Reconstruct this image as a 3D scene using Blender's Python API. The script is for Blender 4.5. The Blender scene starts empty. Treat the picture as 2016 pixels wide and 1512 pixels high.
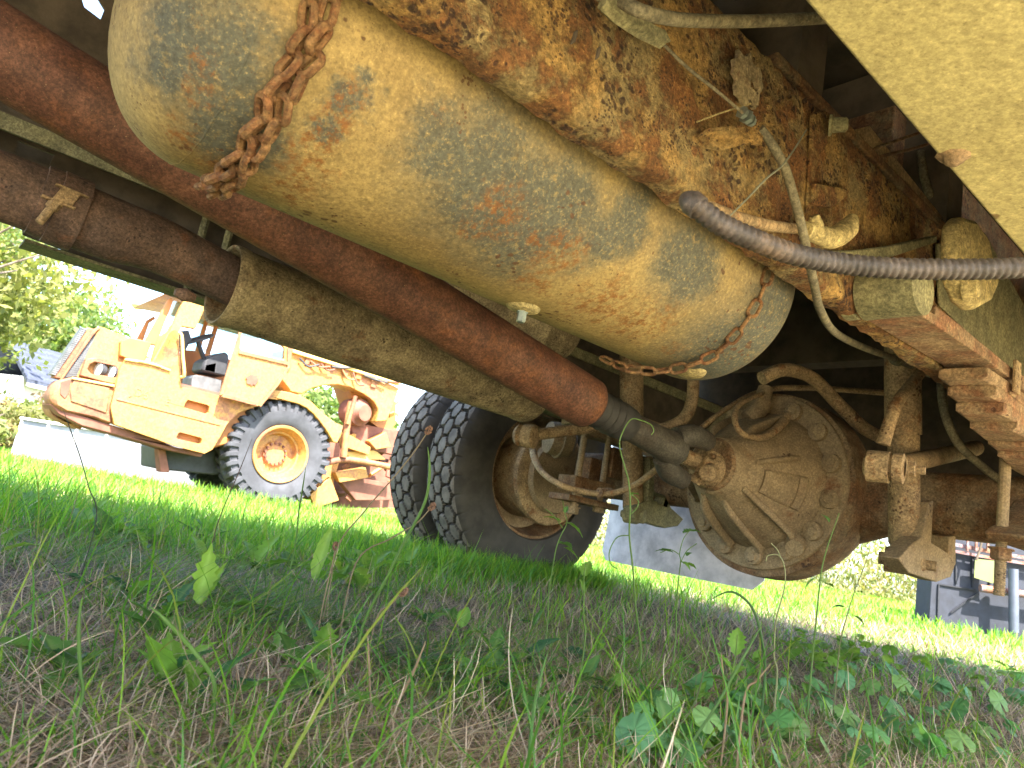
import bpy, bmesh, math, random
import numpy as np
from math import sin, cos, radians, pi, sqrt, atan2
from mathutils import Vector, Matrix
from mathutils.geometry import tessellate_polygon
random.seed(7); rng = np.random.default_rng(7)
SC = bpy.context.scene; COL = SC.collection

# ---------------------------------------------------------------- camera
F_PX, ROLL, PITCH = 1450.0, radians(10.1), radians(10.7)
CAM = Vector((0, 0, 0.25))
_f = Vector((0, cos(PITCH), sin(PITCH))); _r0 = Vector((1, 0, 0)); _u0 = Vector((0, -sin(PITCH), cos(PITCH)))
_r = _r0*cos(ROLL) + _u0*sin(ROLL); _u = -_r0*sin(ROLL) + _u0*cos(ROLL)
cd = bpy.data.cameras.new('camera'); cam = bpy.data.objects.new('camera', cd); COL.objects.link(cam)
cam.matrix_world = Matrix(((_r.x, _u.x, -_f.x, CAM.x), (_r.y, _u.y, -_f.y, CAM.y), (_r.z, _u.z, -_f.z, CAM.z), (0, 0, 0, 1)))
cd.sensor_width = 36; cd.lens = 36*F_PX/2016; cd.clip_start = 0.02; cd.clip_end = 2000
cd.dof.use_dof = True; cd.dof.focus_distance = 1.25; cd.dof.aperture_fstop = 13.0
SC.camera = cam
# ---------------------------------------------------------------- light
SUN_AZ, SUN_EL = radians(157), radians(54)
w = bpy.data.worlds.new('World'); SC.world = w; w.use_nodes = True
nt = w.node_tree; nt.nodes.clear()
sky = nt.nodes.new('ShaderNodeTexSky'); sky.sky_type = 'NISHITA'; sky.sun_disc = False
sky.sun_elevation = SUN_EL; sky.sun_rotation = SUN_AZ; sky.dust_density = 2.0; sky.air_density = 1.0
bg = nt.nodes.new('ShaderNodeBackground'); bg.inputs[1].default_value = 0.15
ow = nt.nodes.new('ShaderNodeOutputWorld')
nt.links.new(sky.outputs[0], bg.inputs[0]); nt.links.new(bg.outputs[0], ow.inputs[0])
sl = bpy.data.lights.new('sun', 'SUN'); sun = bpy.data.objects.new('sun', sl); COL.objects.link(sun)
sl.energy = 4.6; sl.angle = radians(0.6); sl.color = (1.0, 0.93, 0.82)
sdir = Vector((sin(SUN_AZ)*cos(SUN_EL), cos(SUN_AZ)*cos(SUN_EL), sin(SUN_EL)))
sun.rotation_euler = sdir.to_track_quat('Z', 'Y').to_euler(); sun.location = (0, -5, 8)
SC.view_settings.view_transform = 'Standard'; SC.view_settings.look = 'None'
SC.view_settings.exposure = 2.85; SC.view_settings.gamma = 1.0; SC.view_settings.use_curve_mapping = False
SC.cycles.max_bounces = 8; SC.cycles.diffuse_bounces = 5; SC.cycles.transparent_max_bounces = 6

# ---------------------------------------------------------------- truck frame: s along the truck, c across it, z up
AZ = radians(50.78)
UU = Vector((sin(AZ), cos(AZ), 0)); VV = Vector((-cos(AZ), sin(AZ), 0)); ZZ = Vector((0, 0, 1))
def W(s, c, z): return UU*s + VV*c + ZZ*z
def ray(px, py): return _f + _r*((px-1008)/F_PX) - _u*((py-756)/F_PX)
def T(px, py, c):                      # where the line of sight meets the upright plane at distance c across the truck
    d = ray(px, py); return CAM + d*((c - CAM.dot(VV))/d.dot(VV))
def SCZ(p): return p.dot(UU), p.dot(VV), p.z
def D(px, py, dep): return CAM + ray(px, py)*dep

# ---------------------------------------------------------------- objects
def tag(o, label=None, cat=None, group=None, kind=None):
    if label: o['label'] = label
    if cat: o['category'] = cat
    if group: o['group'] = group
    if kind: o['kind'] = kind
    return o
def thing(name, loc, label, cat, group=None):
    o = bpy.data.objects.new(name, None); COL.objects.link(o); o.location = loc; o.empty_display_size = .1
    return tag(o, label, cat, group)
def origin(o):
    v = Vector((0, 0, 0))
    while o: v += o.location; o = o.parent
    return v
class MB:
    def __init__(s): s.v = []; s.f = []; s.flat = []
    def add(s, vs, fs):
        b = len(s.v); s.v += [Vector(v) for v in vs]; s.f += [tuple(i+b for i in f) for f in fs]; return s
    def box(s, o, a, b, c):            # corner o, edge vectors
        o, a, b, c = map(Vector, (o, a, b, c))
        if a.cross(b).dot(c) < 0: a, b = b, a
        v = [o, o+a, o+a+b, o+b, o+c, o+a+c, o+a+b+c, o+b+c]
        return s.add(v, [(3,2,1,0), (4,5,6,7), (0,1,5,4), (1,2,6,5), (2,3,7,6), (3,0,4,7)])
    def wbox(s, s0, s1, c0, c1, z0, z1): return s.box(W(s0, c0, z0), UU*(s1-s0), VV*(c1-c0), ZZ*(z1-z0))
    def tube(s, pts, r, n=14, cap=True, smooth=0):
        pts = [Vector(p) for p in pts]
        rr = list(r) if isinstance(r, (list, tuple)) else [r]*len(pts)
        if smooth:
            q = []; q2 = []
            for i in range(len(pts)-1):
                p0 = pts[max(i-1, 0)]; p1 = pts[i]; p2 = pts[i+1]; p3 = pts[min(i+2, len(pts)-1)]
                for k in range(smooth):
                    t = k/smooth
                    q.append(.5*((2*p1) + (p2-p0)*t + (2*p0-5*p1+4*p2-p3)*t*t + (3*p1-p0-3*p2+p3)*t**3)); q2.append(rr[i]*(1-t)+rr[i+1]*t)
            q.append(pts[-1]); q2.append(rr[-1]); pts, rr = q, q2
        rings = []; nrm = None
        for i, p in enumerate(pts):
            d = (pts[min(i+1, len(pts)-1)] - pts[max(i-1, 0)])
            d = d.normalized() if d.length > 1e-9 else Vector((0, 0, 1))
            if nrm is None: nrm = d.orthogonal().normalized()
            nrm = (nrm - d*nrm.dot(d)).normalized(); bn = d.cross(nrm)
            rings.append([p + (nrm*cos(2*pi*k/n) + bn*sin(2*pi*k/n))*rr[i] for k in range(n)])
        return s.rings(rings, cap)
    def rings(s, rings, cap=True, closed=False):
        n = len(rings[0]); vs = [v for r in rings for v in r]; fs = []
        m = len(rings)
        for i in range(m if closed else m-1):
            a = i*n; b = ((i+1) % m)*n
            for k in range(n): fs.append((a+k, a+(k+1) % n, b+(k+1) % n, b+k))
        if cap and not closed: fs += [tuple(reversed(range(n))), tuple(range((m-1)*n, m*n))]
        return s.add(vs, fs)
    def lathe(s, o, ax, prof, n=40, cap=True):   # prof: (distance along the axis, radius)
        o = Vector(o); ax = Vector(ax).normalized(); a = ax.orthogonal().normalized(); b = ax.cross(a)
        return s.rings([[o + ax*h + (a*cos(2*pi*k/n) + b*sin(2*pi*k/n))*max(r, 1e-4) for k in range(n)] for h, r in prof], cap)
    def prism(s, loops, d):            # flat outline (and holes) pushed along d
        d = Vector(d); loops = [[Vector(p) for p in l] for l in loops]
        flat = [p for l in loops for p in l]; n = len(flat)
        nr = Vector((0, 0, 0)); l = loops[0]
        for i in range(len(l)): nr += l[i].cross(l[(i+1) % len(l)])
        if nr.dot(d) > 0: loops = [list(reversed(q)) for q in loops]; flat = [p for l in loops for p in l]
        tri = tessellate_polygon(loops); fs = []
        for t in tri:
            a, b, c = (flat[i] for i in t); t = tuple(t)
            if (b-a).cross(c-a).dot(d) > 0: t = t[::-1]
            fs.append(t); fs.append(tuple(i+n for i in reversed(t)))
        k = 0
        for l in loops:
            m = len(l)
            for i in range(m):
                a, b = k+i, k+(i+1) % m; fs.append((a, a+n, b+n, b))
            k += m
        return s.add(flat + [p+d for p in flat], fs)
    def hexbolt(s, p, ax, r, h, n=6):
        return s.lathe(p, ax, [(0, r*1.25), (h*.15, r*1.25), (h*.151, r), (h*.9, r), (h, r*.86)], n)
    def build(s, name, mat, parent=None, bevel=0, smooth=38, sub=None):
        og = origin(parent) if parent else Vector((0, 0, 0))
        if parent is None and sub: og = sub
        me = bpy.data.meshes.new(name); me.from_pydata([tuple(v-og) for v in s.v], [], s.f); me.update()
        bm = bmesh.new(); bm.from_mesh(me); bmesh.ops.recalc_face_normals(bm, faces=bm.faces); bm.to_mesh(me); bm.free()
        if smooth:
            me.polygons.foreach_set('use_smooth', [True]*len(me.polygons)); me.set_sharp_from_angle(angle=radians(smooth))
        me.materials.append(mat); o = bpy.data.objects.new(name, me); COL.objects.link(o)
        if parent: o.parent = parent
        elif sub is not None: o.location = sub
        if bevel:
            b = o.modifiers.new('bevel', 'BEVEL'); b.width = bevel; b.segments = 2; b.limit_method = 'ANGLE'; b.angle_limit = radians(40)
        return o
def ringcirc(c, a, b, r, n): return [c + (a*cos(2*pi*k/n) + b*sin(2*pi*k/n))*r for k in range(n)]
def npmesh(name, v, f, mat, col=None, parent=None, loc=None, smooth=True):
    me = bpy.data.meshes.new(name); v = np.asarray(v, np.float32); f = np.asarray(f, np.int32)
    me.vertices.add(len(v)); me.vertices.foreach_set('co', v.ravel())
    k = f.shape[1]; me.loops.add(f.size); me.loops.foreach_set('vertex_index', f.ravel())
    me.polygons.add(len(f)); me.polygons.foreach_set('loop_start', np.arange(0, f.size, k, dtype=np.int32))
    if smooth: me.polygons.foreach_set('use_smooth', np.ones(len(f), bool))
    me.update(calc_edges=True)
    if col is not None:
        a = me.color_attributes.new('col', 'FLOAT_COLOR', 'POINT')
        c4 = np.ones((len(v), 4), np.float32); c4[:, :3] = col; a.data.foreach_set('color', c4.ravel())
    me.materials.append(mat); o = bpy.data.objects.new(name, me); COL.objects.link(o)
    if parent: o.parent = parent
    if loc is not None: o.location = loc
    return o

# ---------------------------------------------------------------- materials
class NT:
    def __init__(s, name):
        s.m = bpy.data.materials.new(name); s.m.use_nodes = True; s.t = s.m.node_tree; s.t.nodes.clear()
        s.out = s.t.nodes.new('ShaderNodeOutputMaterial'); s.geo = None
    def n(s, typ, ins=None, **kw):
        x = s.t.nodes.new('ShaderNode'+typ)
        for k, v in kw.items(): setattr(x, k, v)
        for k, v in (ins or {}).items():
            i = x.inputs[k]
            if hasattr(v, 'is_output'): s.t.links.new(v, i)
            elif isinstance(v, (tuple, list)) and len(v) == 3 and i.type == 'RGBA': i.default_value = (*v, 1)
            else: i.default_value = v
        return x
    def pos(s):
        if not s.geo: s.geo = s.n('NewGeometry')
        return s.geo.outputs['Position']
    def noise(s, scale, detail=5, rough=.6, off=0, dist=0, vec=None):
        v = vec or s.pos()
        if off: v = s.n('VectorMath', {0: v, 1: (off, off*1.7, off*.3)}, operation='ADD').outputs[0]
        return s.n('TexNoise', {'Vector': v, 'Scale': scale, 'Detail': detail, 'Roughness': rough, 'Distortion': dist}).outputs[0]
    def math(s, op, a, b=0.0, c=0.0, clamp=False):
        return s.n('Math', {0: a, 1: b, 2: c}, operation=op, use_clamp=clamp).outputs[0]
    def step(s, x, a, b): return s.n('MapRange', {0: x, 1: a, 2: b, 3: 0.0, 4: 1.0}, interpolation_type='SMOOTHSTEP').outputs[0]
    def mix(s, f, a, b, bt='MIX'): return s.n('Mix', {0: f, 6: a, 7: b}, data_type='RGBA', blend_type=bt).outputs[2]
    def blob(s, p, r, warp):
        d = s.n('VectorMath', {0: warp, 1: tuple(p)}, operation='DISTANCE').outputs['Value']
        return s.step(d, r*1.2, r*.35)
    def bump(s, h, st, dist=.004): return s.n('Bump', {'Strength': st, 'Distance': dist, 'Height': h}).outputs[0]
    def princ(s, col, rough=.8, nrm=None, metal=0.0, **kw):
        b = s.n('BsdfPrincipled', {'Base Color': col, 'Roughness': rough, 'Metallic': metal})
        if nrm: s.t.links.new(nrm, b.inputs['Normal'])
        for k, v in kw.items(): b.inputs[k].default_value = v
        s.t.links.new(b.outputs[0], s.out.inputs[0]); return s.m
def RUST(name, base, base2, rust, dark, patch=.5, pw=.12, ps=6, rustt=.6, rw=.05, rs=16, spots=.5, sps=70, rough=.85, st=.6, dist=.004,
         blobs=(), grey=None, rblobs=(), speck=None, metal=0.0, mot=1.0):
    m = NT(name)
    n1 = m.noise(ps, 5, .65); c = m.mix(m.step(n1, patch-pw, patch+pw), base, base2)
    n0 = m.noise(ps*.35, 3, .5, off=3.1); c = m.mix(m.math('MULTIPLY', m.step(n0, .35, .7), .35), c, tuple(x*.62 for x in base))
    fine = m.noise(220, 4, .7); mid = m.noise(45, 6, .7, off=2)
    if blobs:
        nn = m.n('VectorMath', {0: m.n('TexNoise', {'Vector': m.pos(), 'Scale': 12.0, 'Detail': 7.0, 'Roughness': .75}).outputs[1], 1: (-.5, -.5, -.5)}, operation='ADD').outputs[0]
        wv = m.n('VectorMath', {0: nn, 1: (.16, .16, .16), 2: m.pos()}, operation='MULTIPLY_ADD').outputs[0]
        g = None
        for p, r in blobs:
            b = m.blob(p, r, wv); g = b if g is None else m.math('MAXIMUM', g, b)
        g = m.math('MULTIPLY', g, m.step(m.noise(90, 6, .75, off=4), .24, .50))
        c = m.mix(m.math('MULTIPLY', g, .92), c, grey)
    r2 = m.noise(rs, 8, .72, off=7.3)
    rm = m.step(r2, rustt-rw, rustt+rw)
    if rblobs:
        nn = m.n('VectorMath', {0: m.n('TexNoise', {'Vector': m.pos(), 'Scale': 22.0, 'Detail': 7.0, 'Roughness': .8}).outputs[1], 1: (-.5, -.5, -.5)}, operation='ADD').outputs[0]
        wv = m.n('VectorMath', {0: nn, 1: (.12, .12, .12), 2: m.pos()}, operation='MULTIPLY_ADD').outputs[0]
        for p, r in rblobs: rm = m.math('MAXIMUM', rm, m.blob(p, r, wv))
        rm = m.math('MULTIPLY', rm, m.step(m.noise(75, 6, .75, off=21), .44, .60))
    c = m.mix(m.math('MULTIPLY', rm, .85), c, rust)
    vor = m.n('TexVoronoi', {'Vector': m.n('VectorMath', {0: m.n('TexNoise', {'Vector': m.pos(), 'Scale': 40.0}).outputs[1], 1: (.02, .02, .02), 2: m.pos()}, operation='MULTIPLY_ADD').outputs[0], 'Scale': sps}).outputs['Distance']
    rad = m.math('MULTIPLY', m.step(m.noise(sps*.12, 4, .6, off=11), .62-spots*.3, .78-spots*.2), .42)
    sp = m.step(m.math('SUBTRACT', rad, vor), -.05, .09)
    c = m.mix(m.math('MULTIPLY', sp, .85), c, dark)
    c = m.mix(m.step(fine, .52, .8), c, m.mix(.5, c, tuple(min(1, x*1.9+.02) for x in base)))
    c = m.mix(m.math('MULTIPLY', m.step(fine, .48, .25), .5), c, tuple(x*.4 for x in dark))
    g1 = m.math('MULTIPLY_ADD', m.step(m.noise(150, 5, .75, off=9), .36, .66), .75*(.4+.6*mot), 1-.38*(.4+.6*mot)); g2 = m.math('MULTIPLY_ADD', m.step(m.noise(28, 5, .7, off=13), .34, .66), .5*mot, 1-.25*mot)
    gm = m.math('MULTIPLY', g1, g2); c = m.n('VectorMath', {0: c, 3: gm}, operation='SCALE').outputs[0]
    v2 = m.n('TexVoronoi', {'Vector': m.pos(), 'Scale': sps*2.4}).outputs['Distance']
    r3 = m.math('MULTIPLY', m.step(m.noise(sps*.2, 4, .6, off=17), .66-spots*.3, .82-spots*.2), .45)
    c = m.mix(m.math('MULTIPLY', m.step(m.math('SUBTRACT', r3, v2), -.03, .06), .8), c, dark)
    if speck:
        sv = m.step(m.noise(320, 2, .6, off=5), .70, .74); c = m.mix(sv, c, speck)
    h = m.math('ADD', m.math('MULTIPLY', mid, .5), m.math('MULTIPLY', fine, .35))
    h = m.math('SUBTRACT', h, m.math('MULTIPLY', sp, .25)); h = m.math('ADD', h, m.math('MULTIPLY', rm, .25))
    rg = m.math('ADD', rough-.08, m.math('MULTIPLY', mid, .16))
    return m.princ(c, rg, m.bump(h, st, dist), metal)
def PLAIN(name, col, rough=.6, var=.25, scale=20, st=.2, dist=.003, metal=0.0, **kw):
    m = NT(name); n = m.noise(scale, 6, .65)
    c = m.mix(m.step(n, .3, .7), tuple(x*(1-var) for x in col), tuple(min(1, x*(1+var)) for x in col))
    return m.princ(c, rough, m.bump(n, st, dist), metal, **kw)
def LEAF(name, tr=.45):
    m = NT(name); a = m.n('Attribute', attribute_name='col').outputs[0]
    n = m.noise(60, 4, .6); c = m.mix(m.math('MULTIPLY', m.step(n, .3, .7), .3), a, m.mix(.5, a, (.01, .015, .005)))
    d = m.n('BsdfPrincipled', {'Base Color': c, 'Roughness': .55}); t = m.n('BsdfTranslucent', {'Color': m.mix(1.0, c, (1.0, 1.15, .5), 'MULTIPLY')})
    x = m.n('MixShader', {0: tr, 1: d.outputs[0], 2: t.outputs[0]}); m.t.links.new(x.outputs[0], m.out.inputs[0]); return m.m
# ---------------------------------------------------------------- the truck overhead
TC, TZ, TR = .857, .765, .182
def tank_hit(px, py):
    d = ray(px, py); a = d.dot(VV); b = d.z; oc = CAM.dot(VV)-TC; oz = .25-TZ
    A = a*a+b*b; B = 2*(a*oc+b*oz); C_ = oc*oc+oz*oz-TR*TR; q = max(B*B-4*A*C_, 0)
    return CAM + d*((-B-sqrt(q))/(2*A))
H = tank_hit
M_tank = RUST('tank_paint', (.37, .265, .10), (.27, .185, .07), (.23, .085, .016), (.10, .04, .015), patch=.56, pw=.16, ps=7, rustt=.68, rw=.06, rs=13, spots=.42, sps=75, st=.4, dist=.002, rough=.74, mot=.3,
    blobs=[(H(950, 350), 0.123), (H(1030, 430), 0.131), (H(870, 300), 0.072), (H(1110, 400), 0.087), (H(1180, 460), 0.072), (H(330, 60), 0.087), (H(470, 260), 0.080), (H(440, 120), 0.072), (H(290, 150), 0.072), (H(690, 200), 0.029), (H(660, 260), 0.026), (H(1430, 700), 0.174), (H(1520, 640), 0.145), (H(1360, 520), 0.102), (H(1240, 430), 0.072)],
    grey=(.070, .080, .068),
    rblobs=[(H(665, 225), .03), (H(640, 265), .032), (H(615, 305), .036), (H(592, 350), .04), (H(690, 190), .03), (H(560, 385), .035), (H(400, 120), .022), (H(380, 190), .026), (H(355, 270), .028), (H(240, 160), .014), (H(430, 330), .03), (H(1060, 480), .03), (H(1180, 600), .07), (H(1260, 640), .07), (H(1100, 500), .05), (H(990, 420), .05), (H(1050, 560), .04), (H(1000, 440), .025), (H(930, 440), .03), (H(1320, 690), .03), (H(870, 215), .012)])
M_rail = RUST('rail_rust', (.36, .215, .065), (.26, .195, .085), (.16, .058, .016), (.040, .016, .009), patch=.52, ps=8, pw=.08, rustt=.50, rw=.05, rs=13, spots=.75, sps=75, st=1.0, dist=.012, rough=.88)
M_rail2 = RUST('dark_rail_rust', (.26, .14, .055), (.17, .13, .07), (.12, .045, .018), (.03, .014, .009), patch=.5, ps=12, rustt=.5, rw=.1, rs=12, spots=.4, sps=70, st=1.0, dist=.006)
M_shaft = RUST('shaft_rust', (.19, .082, .046), (.13, .052, .031), (.25, .09, .03), (.05, .02, .013), patch=.5, ps=8, rustt=.62, rw=.12, rs=10, spots=.1, sps=120, st=.4, dist=.0015, rough=.68, speck=(.45, .30, .14))
M_pipe = RUST('pipe_rust', (.15, .09, .062), (.095, .062, .05), (.19, .08, .04), (.025, .015, .012), patch=.5, ps=9, rustt=.62, rw=.1, rs=12, spots=.35, sps=90, st=.6, dist=.003)
M_muff = RUST('muffler_shell', (.38, .30, .165), (.19, .14, .08), (.17, .075, .03), (.03, .017, .01), patch=.5, ps=8, rustt=.62, rw=.06, rs=11, spots=.45, sps=95, st=.7, dist=.003)
M_dust = RUST('dusty_casting', (.31, .225, .125), (.25, .175, .095), (.15, .06, .022), (.06, .03, .016), patch=.5, ps=7, rustt=.64, rw=.08, rs=10, spots=.25, sps=60, st=.4, dist=.002, mot=.5)
M_dust2 = RUST('speckled_tan_metal', (.36, .25, .13), (.28, .185, .095), (.20, .08, .025), (.075, .03, .013), patch=.5, ps=9, rustt=.6, rw=.06, rs=22, spots=.5, sps=90, st=.6, dist=.003)
M_banjo = RUST('rusty_banjo', (.28, .195, .105), (.20, .13, .07), (.15, .065, .022), (.04, .018, .01), patch=.5, ps=8, rustt=.5, rw=.1, rs=9, spots=.3, sps=70, st=.8, dist=.003)
M_leafs = RUST('leaf_spring_rust', (.33, .225, .125), (.25, .16, .085), (.21, .085, .04), (.09, .035, .02), patch=.5, ps=13, rustt=.52, rw=.1, rs=14, spots=.35, sps=70, st=1.0, dist=.004)
M_pad = RUST('yellow_paint', (.45, .385, .175), (.37, .31, .135), (.30, .15, .05), (.14, .08, .03), patch=.55, pw=.2, ps=5, rustt=.74, rw=.05, rs=9, spots=.05, sps=40, st=.3, dist=.002, mot=.25)
M_olive = RUST('olive_paint', (.26, .235, .12), (.20, .185, .10), (.15, .07, .035), (.07, .035, .02), patch=.5, ps=8, rustt=.70, rw=.04, rs=9, spots=.12, sps=50, st=.35, dist=.003)
M_chain = RUST('chain_rust', (.27, .15, .06), (.19, .105, .045), (.15, .055, .02), (.09, .035, .018), patch=.5, ps=40, rustt=.5, rw=.1, rs=60, spots=.2, sps=200, st=.8, dist=.002)
M_clay = RUST('caked_mud', (.52, .41, .18), (.40, .31, .13), (.30, .18, .07), (.16, .10, .05), patch=.5, ps=16, rustt=.7, rw=.05, rs=20, spots=.2, sps=100, st=1.0, dist=.008)
M_hose = RUST('dusty_hose', (.20, .17, .10), (.15, .13, .085), (.21, .14, .07), (.05, .04, .03), patch=.5, ps=14, rustt=.66, rw=.08, rs=25, spots=.15, sps=120, st=.4, dist=.002)
M_cond = RUST('corrugated_plastic', (.075, .058, .052), (.055, .044, .042), (.13, .085, .055), (.03, .025, .02), patch=.5, ps=8, rustt=.6, rw=.1, rs=16, spots=.05, sps=90, rough=.55, st=.2, dist=.001)
M_yoke = RUST('greasy_steel', (.085, .075, .058), (.07, .055, .04), (.10, .05, .025), (.03, .02, .012), patch=.5, ps=8, rustt=.68, rw=.08, rs=12, spots=.05, sps=80, rough=.62, st=.3, dist=.002)
M_rubber = PLAIN('boot_rubber', (.045, .042, .038), .7, .3, 30, .3)
M_tyre = PLAIN('tyre_rubber', (.042, .037, .031), .7, .5, 7, .35, .002)
M_tread = PLAIN('dusty_tread', (.135, .115, .095), .85, .4, 18, .4, .002)
M_dark = PLAIN('dark_underbody', (.085, .065, .045), .95, .4, 8, .5, .01)
M_bolt = PLAIN('clean_bolt', (.35, .40, .36), .35, .2, 60, .2, metal=.7)
M_flap = PLAIN('mud_flap_rubber', (.72, .68, .69), .7, .35, 6, .3, .01)
M_wire = PLAIN('old_wire', (.17, .17, .12), .7, .3, 90, .2)

truck = thing('parked_truck', W(1.2, 1.41, 0), 'rusty truck parked overhead, its underside, drive shaft and rear axle in view', 'truck')
P = truck
# body above: keeps the sun off the underside
b = MB(); b.wbox(-3.2, 3.45, -.95, 2.52, 1.62, 1.85); b.build('body', M_dark, P)
b = MB()
for s in (.55, 1.05, 1.75, 2.75): b.wbox(s, s+.09, .65, 2.25, 1.10, 1.60)
b.build('cross_member', M_dark, P)
b = MB(); b.wbox(3.36, 3.42, .0, 2.5, .62, 1.61); b.build('rear_panel', M_dark, P)
# near frame rail: channel with web toward the camera and a bottom flange
def railpt(px, py, c): q = SCZ(T(px, py, c)); return q[0], q[2]
def rail(c0, cin, z0, z1, s0, s1, mat, holes=(), name='frame_rail', t=.007, par=P, fr=.5, seed=1):
    m = MB(); R = random.Random(seed); NS = int((s1-s0)/.02)
    d = 1 if cin > c0 else -1
    prof = [(cin, z1), (c0+.012*d, z1), (c0+.003*d, z1-.003), (c0, z1-.012)] + [(c0, z1+(z0-z1)*k/8) for k in range(1, 8)] + [(c0, z0+.014), (c0+.004*d, z0+.004), (c0+.014*d, z0), (cin, z0), (cin, z0+t), (c0+.016*d, z0+t), (c0+t*d, z0+.018), (c0+t*d, z1-.018), (c0+.016*d, z1-t), (cin, z1-t)]
    rings = []
    for i in range(NS+1):
        s = s0+(s1-s0)*i/NS
        rings.append([W(s, c+R.uniform(-fr, fr)*.0035, z+R.uniform(-fr, fr)*.0035) for c, z in prof])
    m.rings(rings); o = m.build(name, mat, par, smooth=50); return o
rl = rail(.60, .64, .727, 1.03, -.4, 3.3, M_rail, fr=.9)
# slots, scabs and flaked lumps of the rail
for px, py in ((1130, 72), (1176, 104)):
    q = T(px, py, .598); m = MB(); m.tube([q-ZZ*.012-UU*.003, q-ZZ*.005, q+ZZ*.004+UU*.001, q+ZZ*.011+UU*.004], [.0006, .0028, .0030, .0005], 8, smooth=3); m.build('slot', M_dark, rl)
def scab(par, px, py, c, r, mat, name='rust_scale', seed=0, th=.006, hole=True, asp=1.0):
    R = random.Random(seed); q = T(px, py, c); n = 26
    l = [q + (UU*cos(2*pi*k/n)*asp + ZZ*sin(2*pi*k/n))*r*R.uniform(.75, 1.15) for k in range(n)]
    L = [l]
    if hole: L.append([q+UU*r*.35*asp+(UU*cos(2*pi*k/8)+ZZ*sin(2*pi*k/8))*r*R.uniform(.15, .28) for k in range(8)])
    m = MB(); m.prism(L, -VV*th); return m.build(name, mat, par, smooth=60)
scab(rl, 1468, 160, .588, .040, M_muff, seed=3)

# near cable clip bracket with the small wire
b = MB(); a, bb, c, d = T(1375, 262, .575), T(1497, 272, .55), T(1480, 250, .575), T(1385, 245, .597)
b.prism([[T(1372, 268, .597), T(1395, 252, .58), T(1478, 246, .56), T(1497, 262, .555), T(1490, 278, .555), T(1420, 296, .58), T(1385, 290, .597)]], VV*.004)
b.prism([[T(1478, 240, .556), T(1506, 240, .552), T(1500, 285, .552), T(1486, 283, .556)]], VV*.006)
b.build('cable_bracket', M_rail, P, smooth=25)
b = MB(); b.tube([T(1372, 240, .57), T(1420, 222, .565), T(1478, 204, .56)], .0012, 6, smooth=4); b.build('loose_wire', M_clay, P)
b = MB(); b.tube([T(1430, 432, .52), T(1470, 392, .52), T(1508, 352, .52), T(1545, 320, .52), T(1588, 255, .52)], [.0009, .0015, .0016, .0015, .0009], 6, smooth=5); b.build('loose_wire', M_wire, P)
# parking cable, jacket, adjuster and hose running down to the axle
b = MB(); b.tube([T(1165, -8, .56), T(1240, 34, .555), T(1300, 82, .555), T(1352, 132, .553), T(1410, 178, .552), T(1462, 222, .55)], [.0022]*6, 8, smooth=4); b.build('cable', M_hose, P)
b = MB(); b.tube([T(1186, 4, .553), T(1215, 24, .55), T(1262, 55, .55), T(1302, 82, .55)], [.009, .013, .013, .009], 6); o = b.build('cable_jacket', M_olive, P, smooth=20)
b = MB(); b.prism([[T(1255, 40, .548), T(1305, 62, .548), T(1316, 84, .548), T(1300, 88, .548)]], -VV*.004); b.build('clip', M_olive, P)
b = MB(); p0, p1 = T(1460, 220, .552), T(1488, 248, .552); ax = (p1-p0).normalized()
b.hexbolt(p0, ax, .0075, .008); b.hexbolt(p0+ax*.011, ax, .0085, .009); b.hexbolt(p0+ax*.022, ax, .007, .007); b.build('cable_nut', M_bolt, P, smooth=25)
hp = [(1498, 252, .552), (1520, 285, .55), (1545, 330, .55), (1562, 385, .55), (1578, 445, .55), (1590, 500, .55), (1603, 560, .56), (1616, 612, .60), (1645, 655, .70), (1700, 684, .78), (1765, 708, .84), (1830, 738, .9)]
b = MB(); b.tube([T(*q) for q in hp], [.0055, .0068]+[.0068]*6+[.0075, .008, .009, .009], 12, smooth=8); o = b.build('air_hose', M_hose, P)
for f in (.0, .012, .024):
    p = T(1762, 707, .84)+(T(1800, 724, .87)-T(1762, 707, .84)).normalized()*f; q = (T(1800, 724, .87)-T(1762, 707, .84)).normalized()
    b = MB(); b.lathe(p, q, [(0, .012), (.003, .016), (.007, .016), (.009, .012)], 16); b.build('hose_collar', M_hose, o)
b = MB(); b.tube([T(1225, 2, .52), T(1262, 22, .5), T(1330, 38, .5), T(1430, 42, .5), T(1530, 40, .48), T(1640, 34, .45)], .0078, 12, smooth=8); b.build('air_hose', M_hose, P)
b = MB(); b.tube([T(1856, 700, .85), T(1853, 760, .8), T(1862, 820, .78), T(1888, 875, .76), T(1930, 915, .74), T(1975, 950, .72), T(2040, 990, .70)], .0115, 12, smooth=8); b.build('air_hose', M_hose, P)
b = MB(); b.tube([T(1812, 300, .72), T(1820, 350, .7), T(1836, 400, .69), T(1860, 440, .69)], .010, 10, smooth=6); b.build('air_hose', M_hose, P)
for k, (a, bb) in enumerate((((1725, 292), (1790, 268)), ((1728, 310), (1800, 292)))):
    b = MB(); b.tube([T(a[0]-8, a[1]+14, .66), T(*a, .66), T(*bb, .66), T(bb[0]+60, bb[1]-20, .66)], .0035, 8, smooth=5); b.build('brake_line', M_rail2, P)
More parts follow.
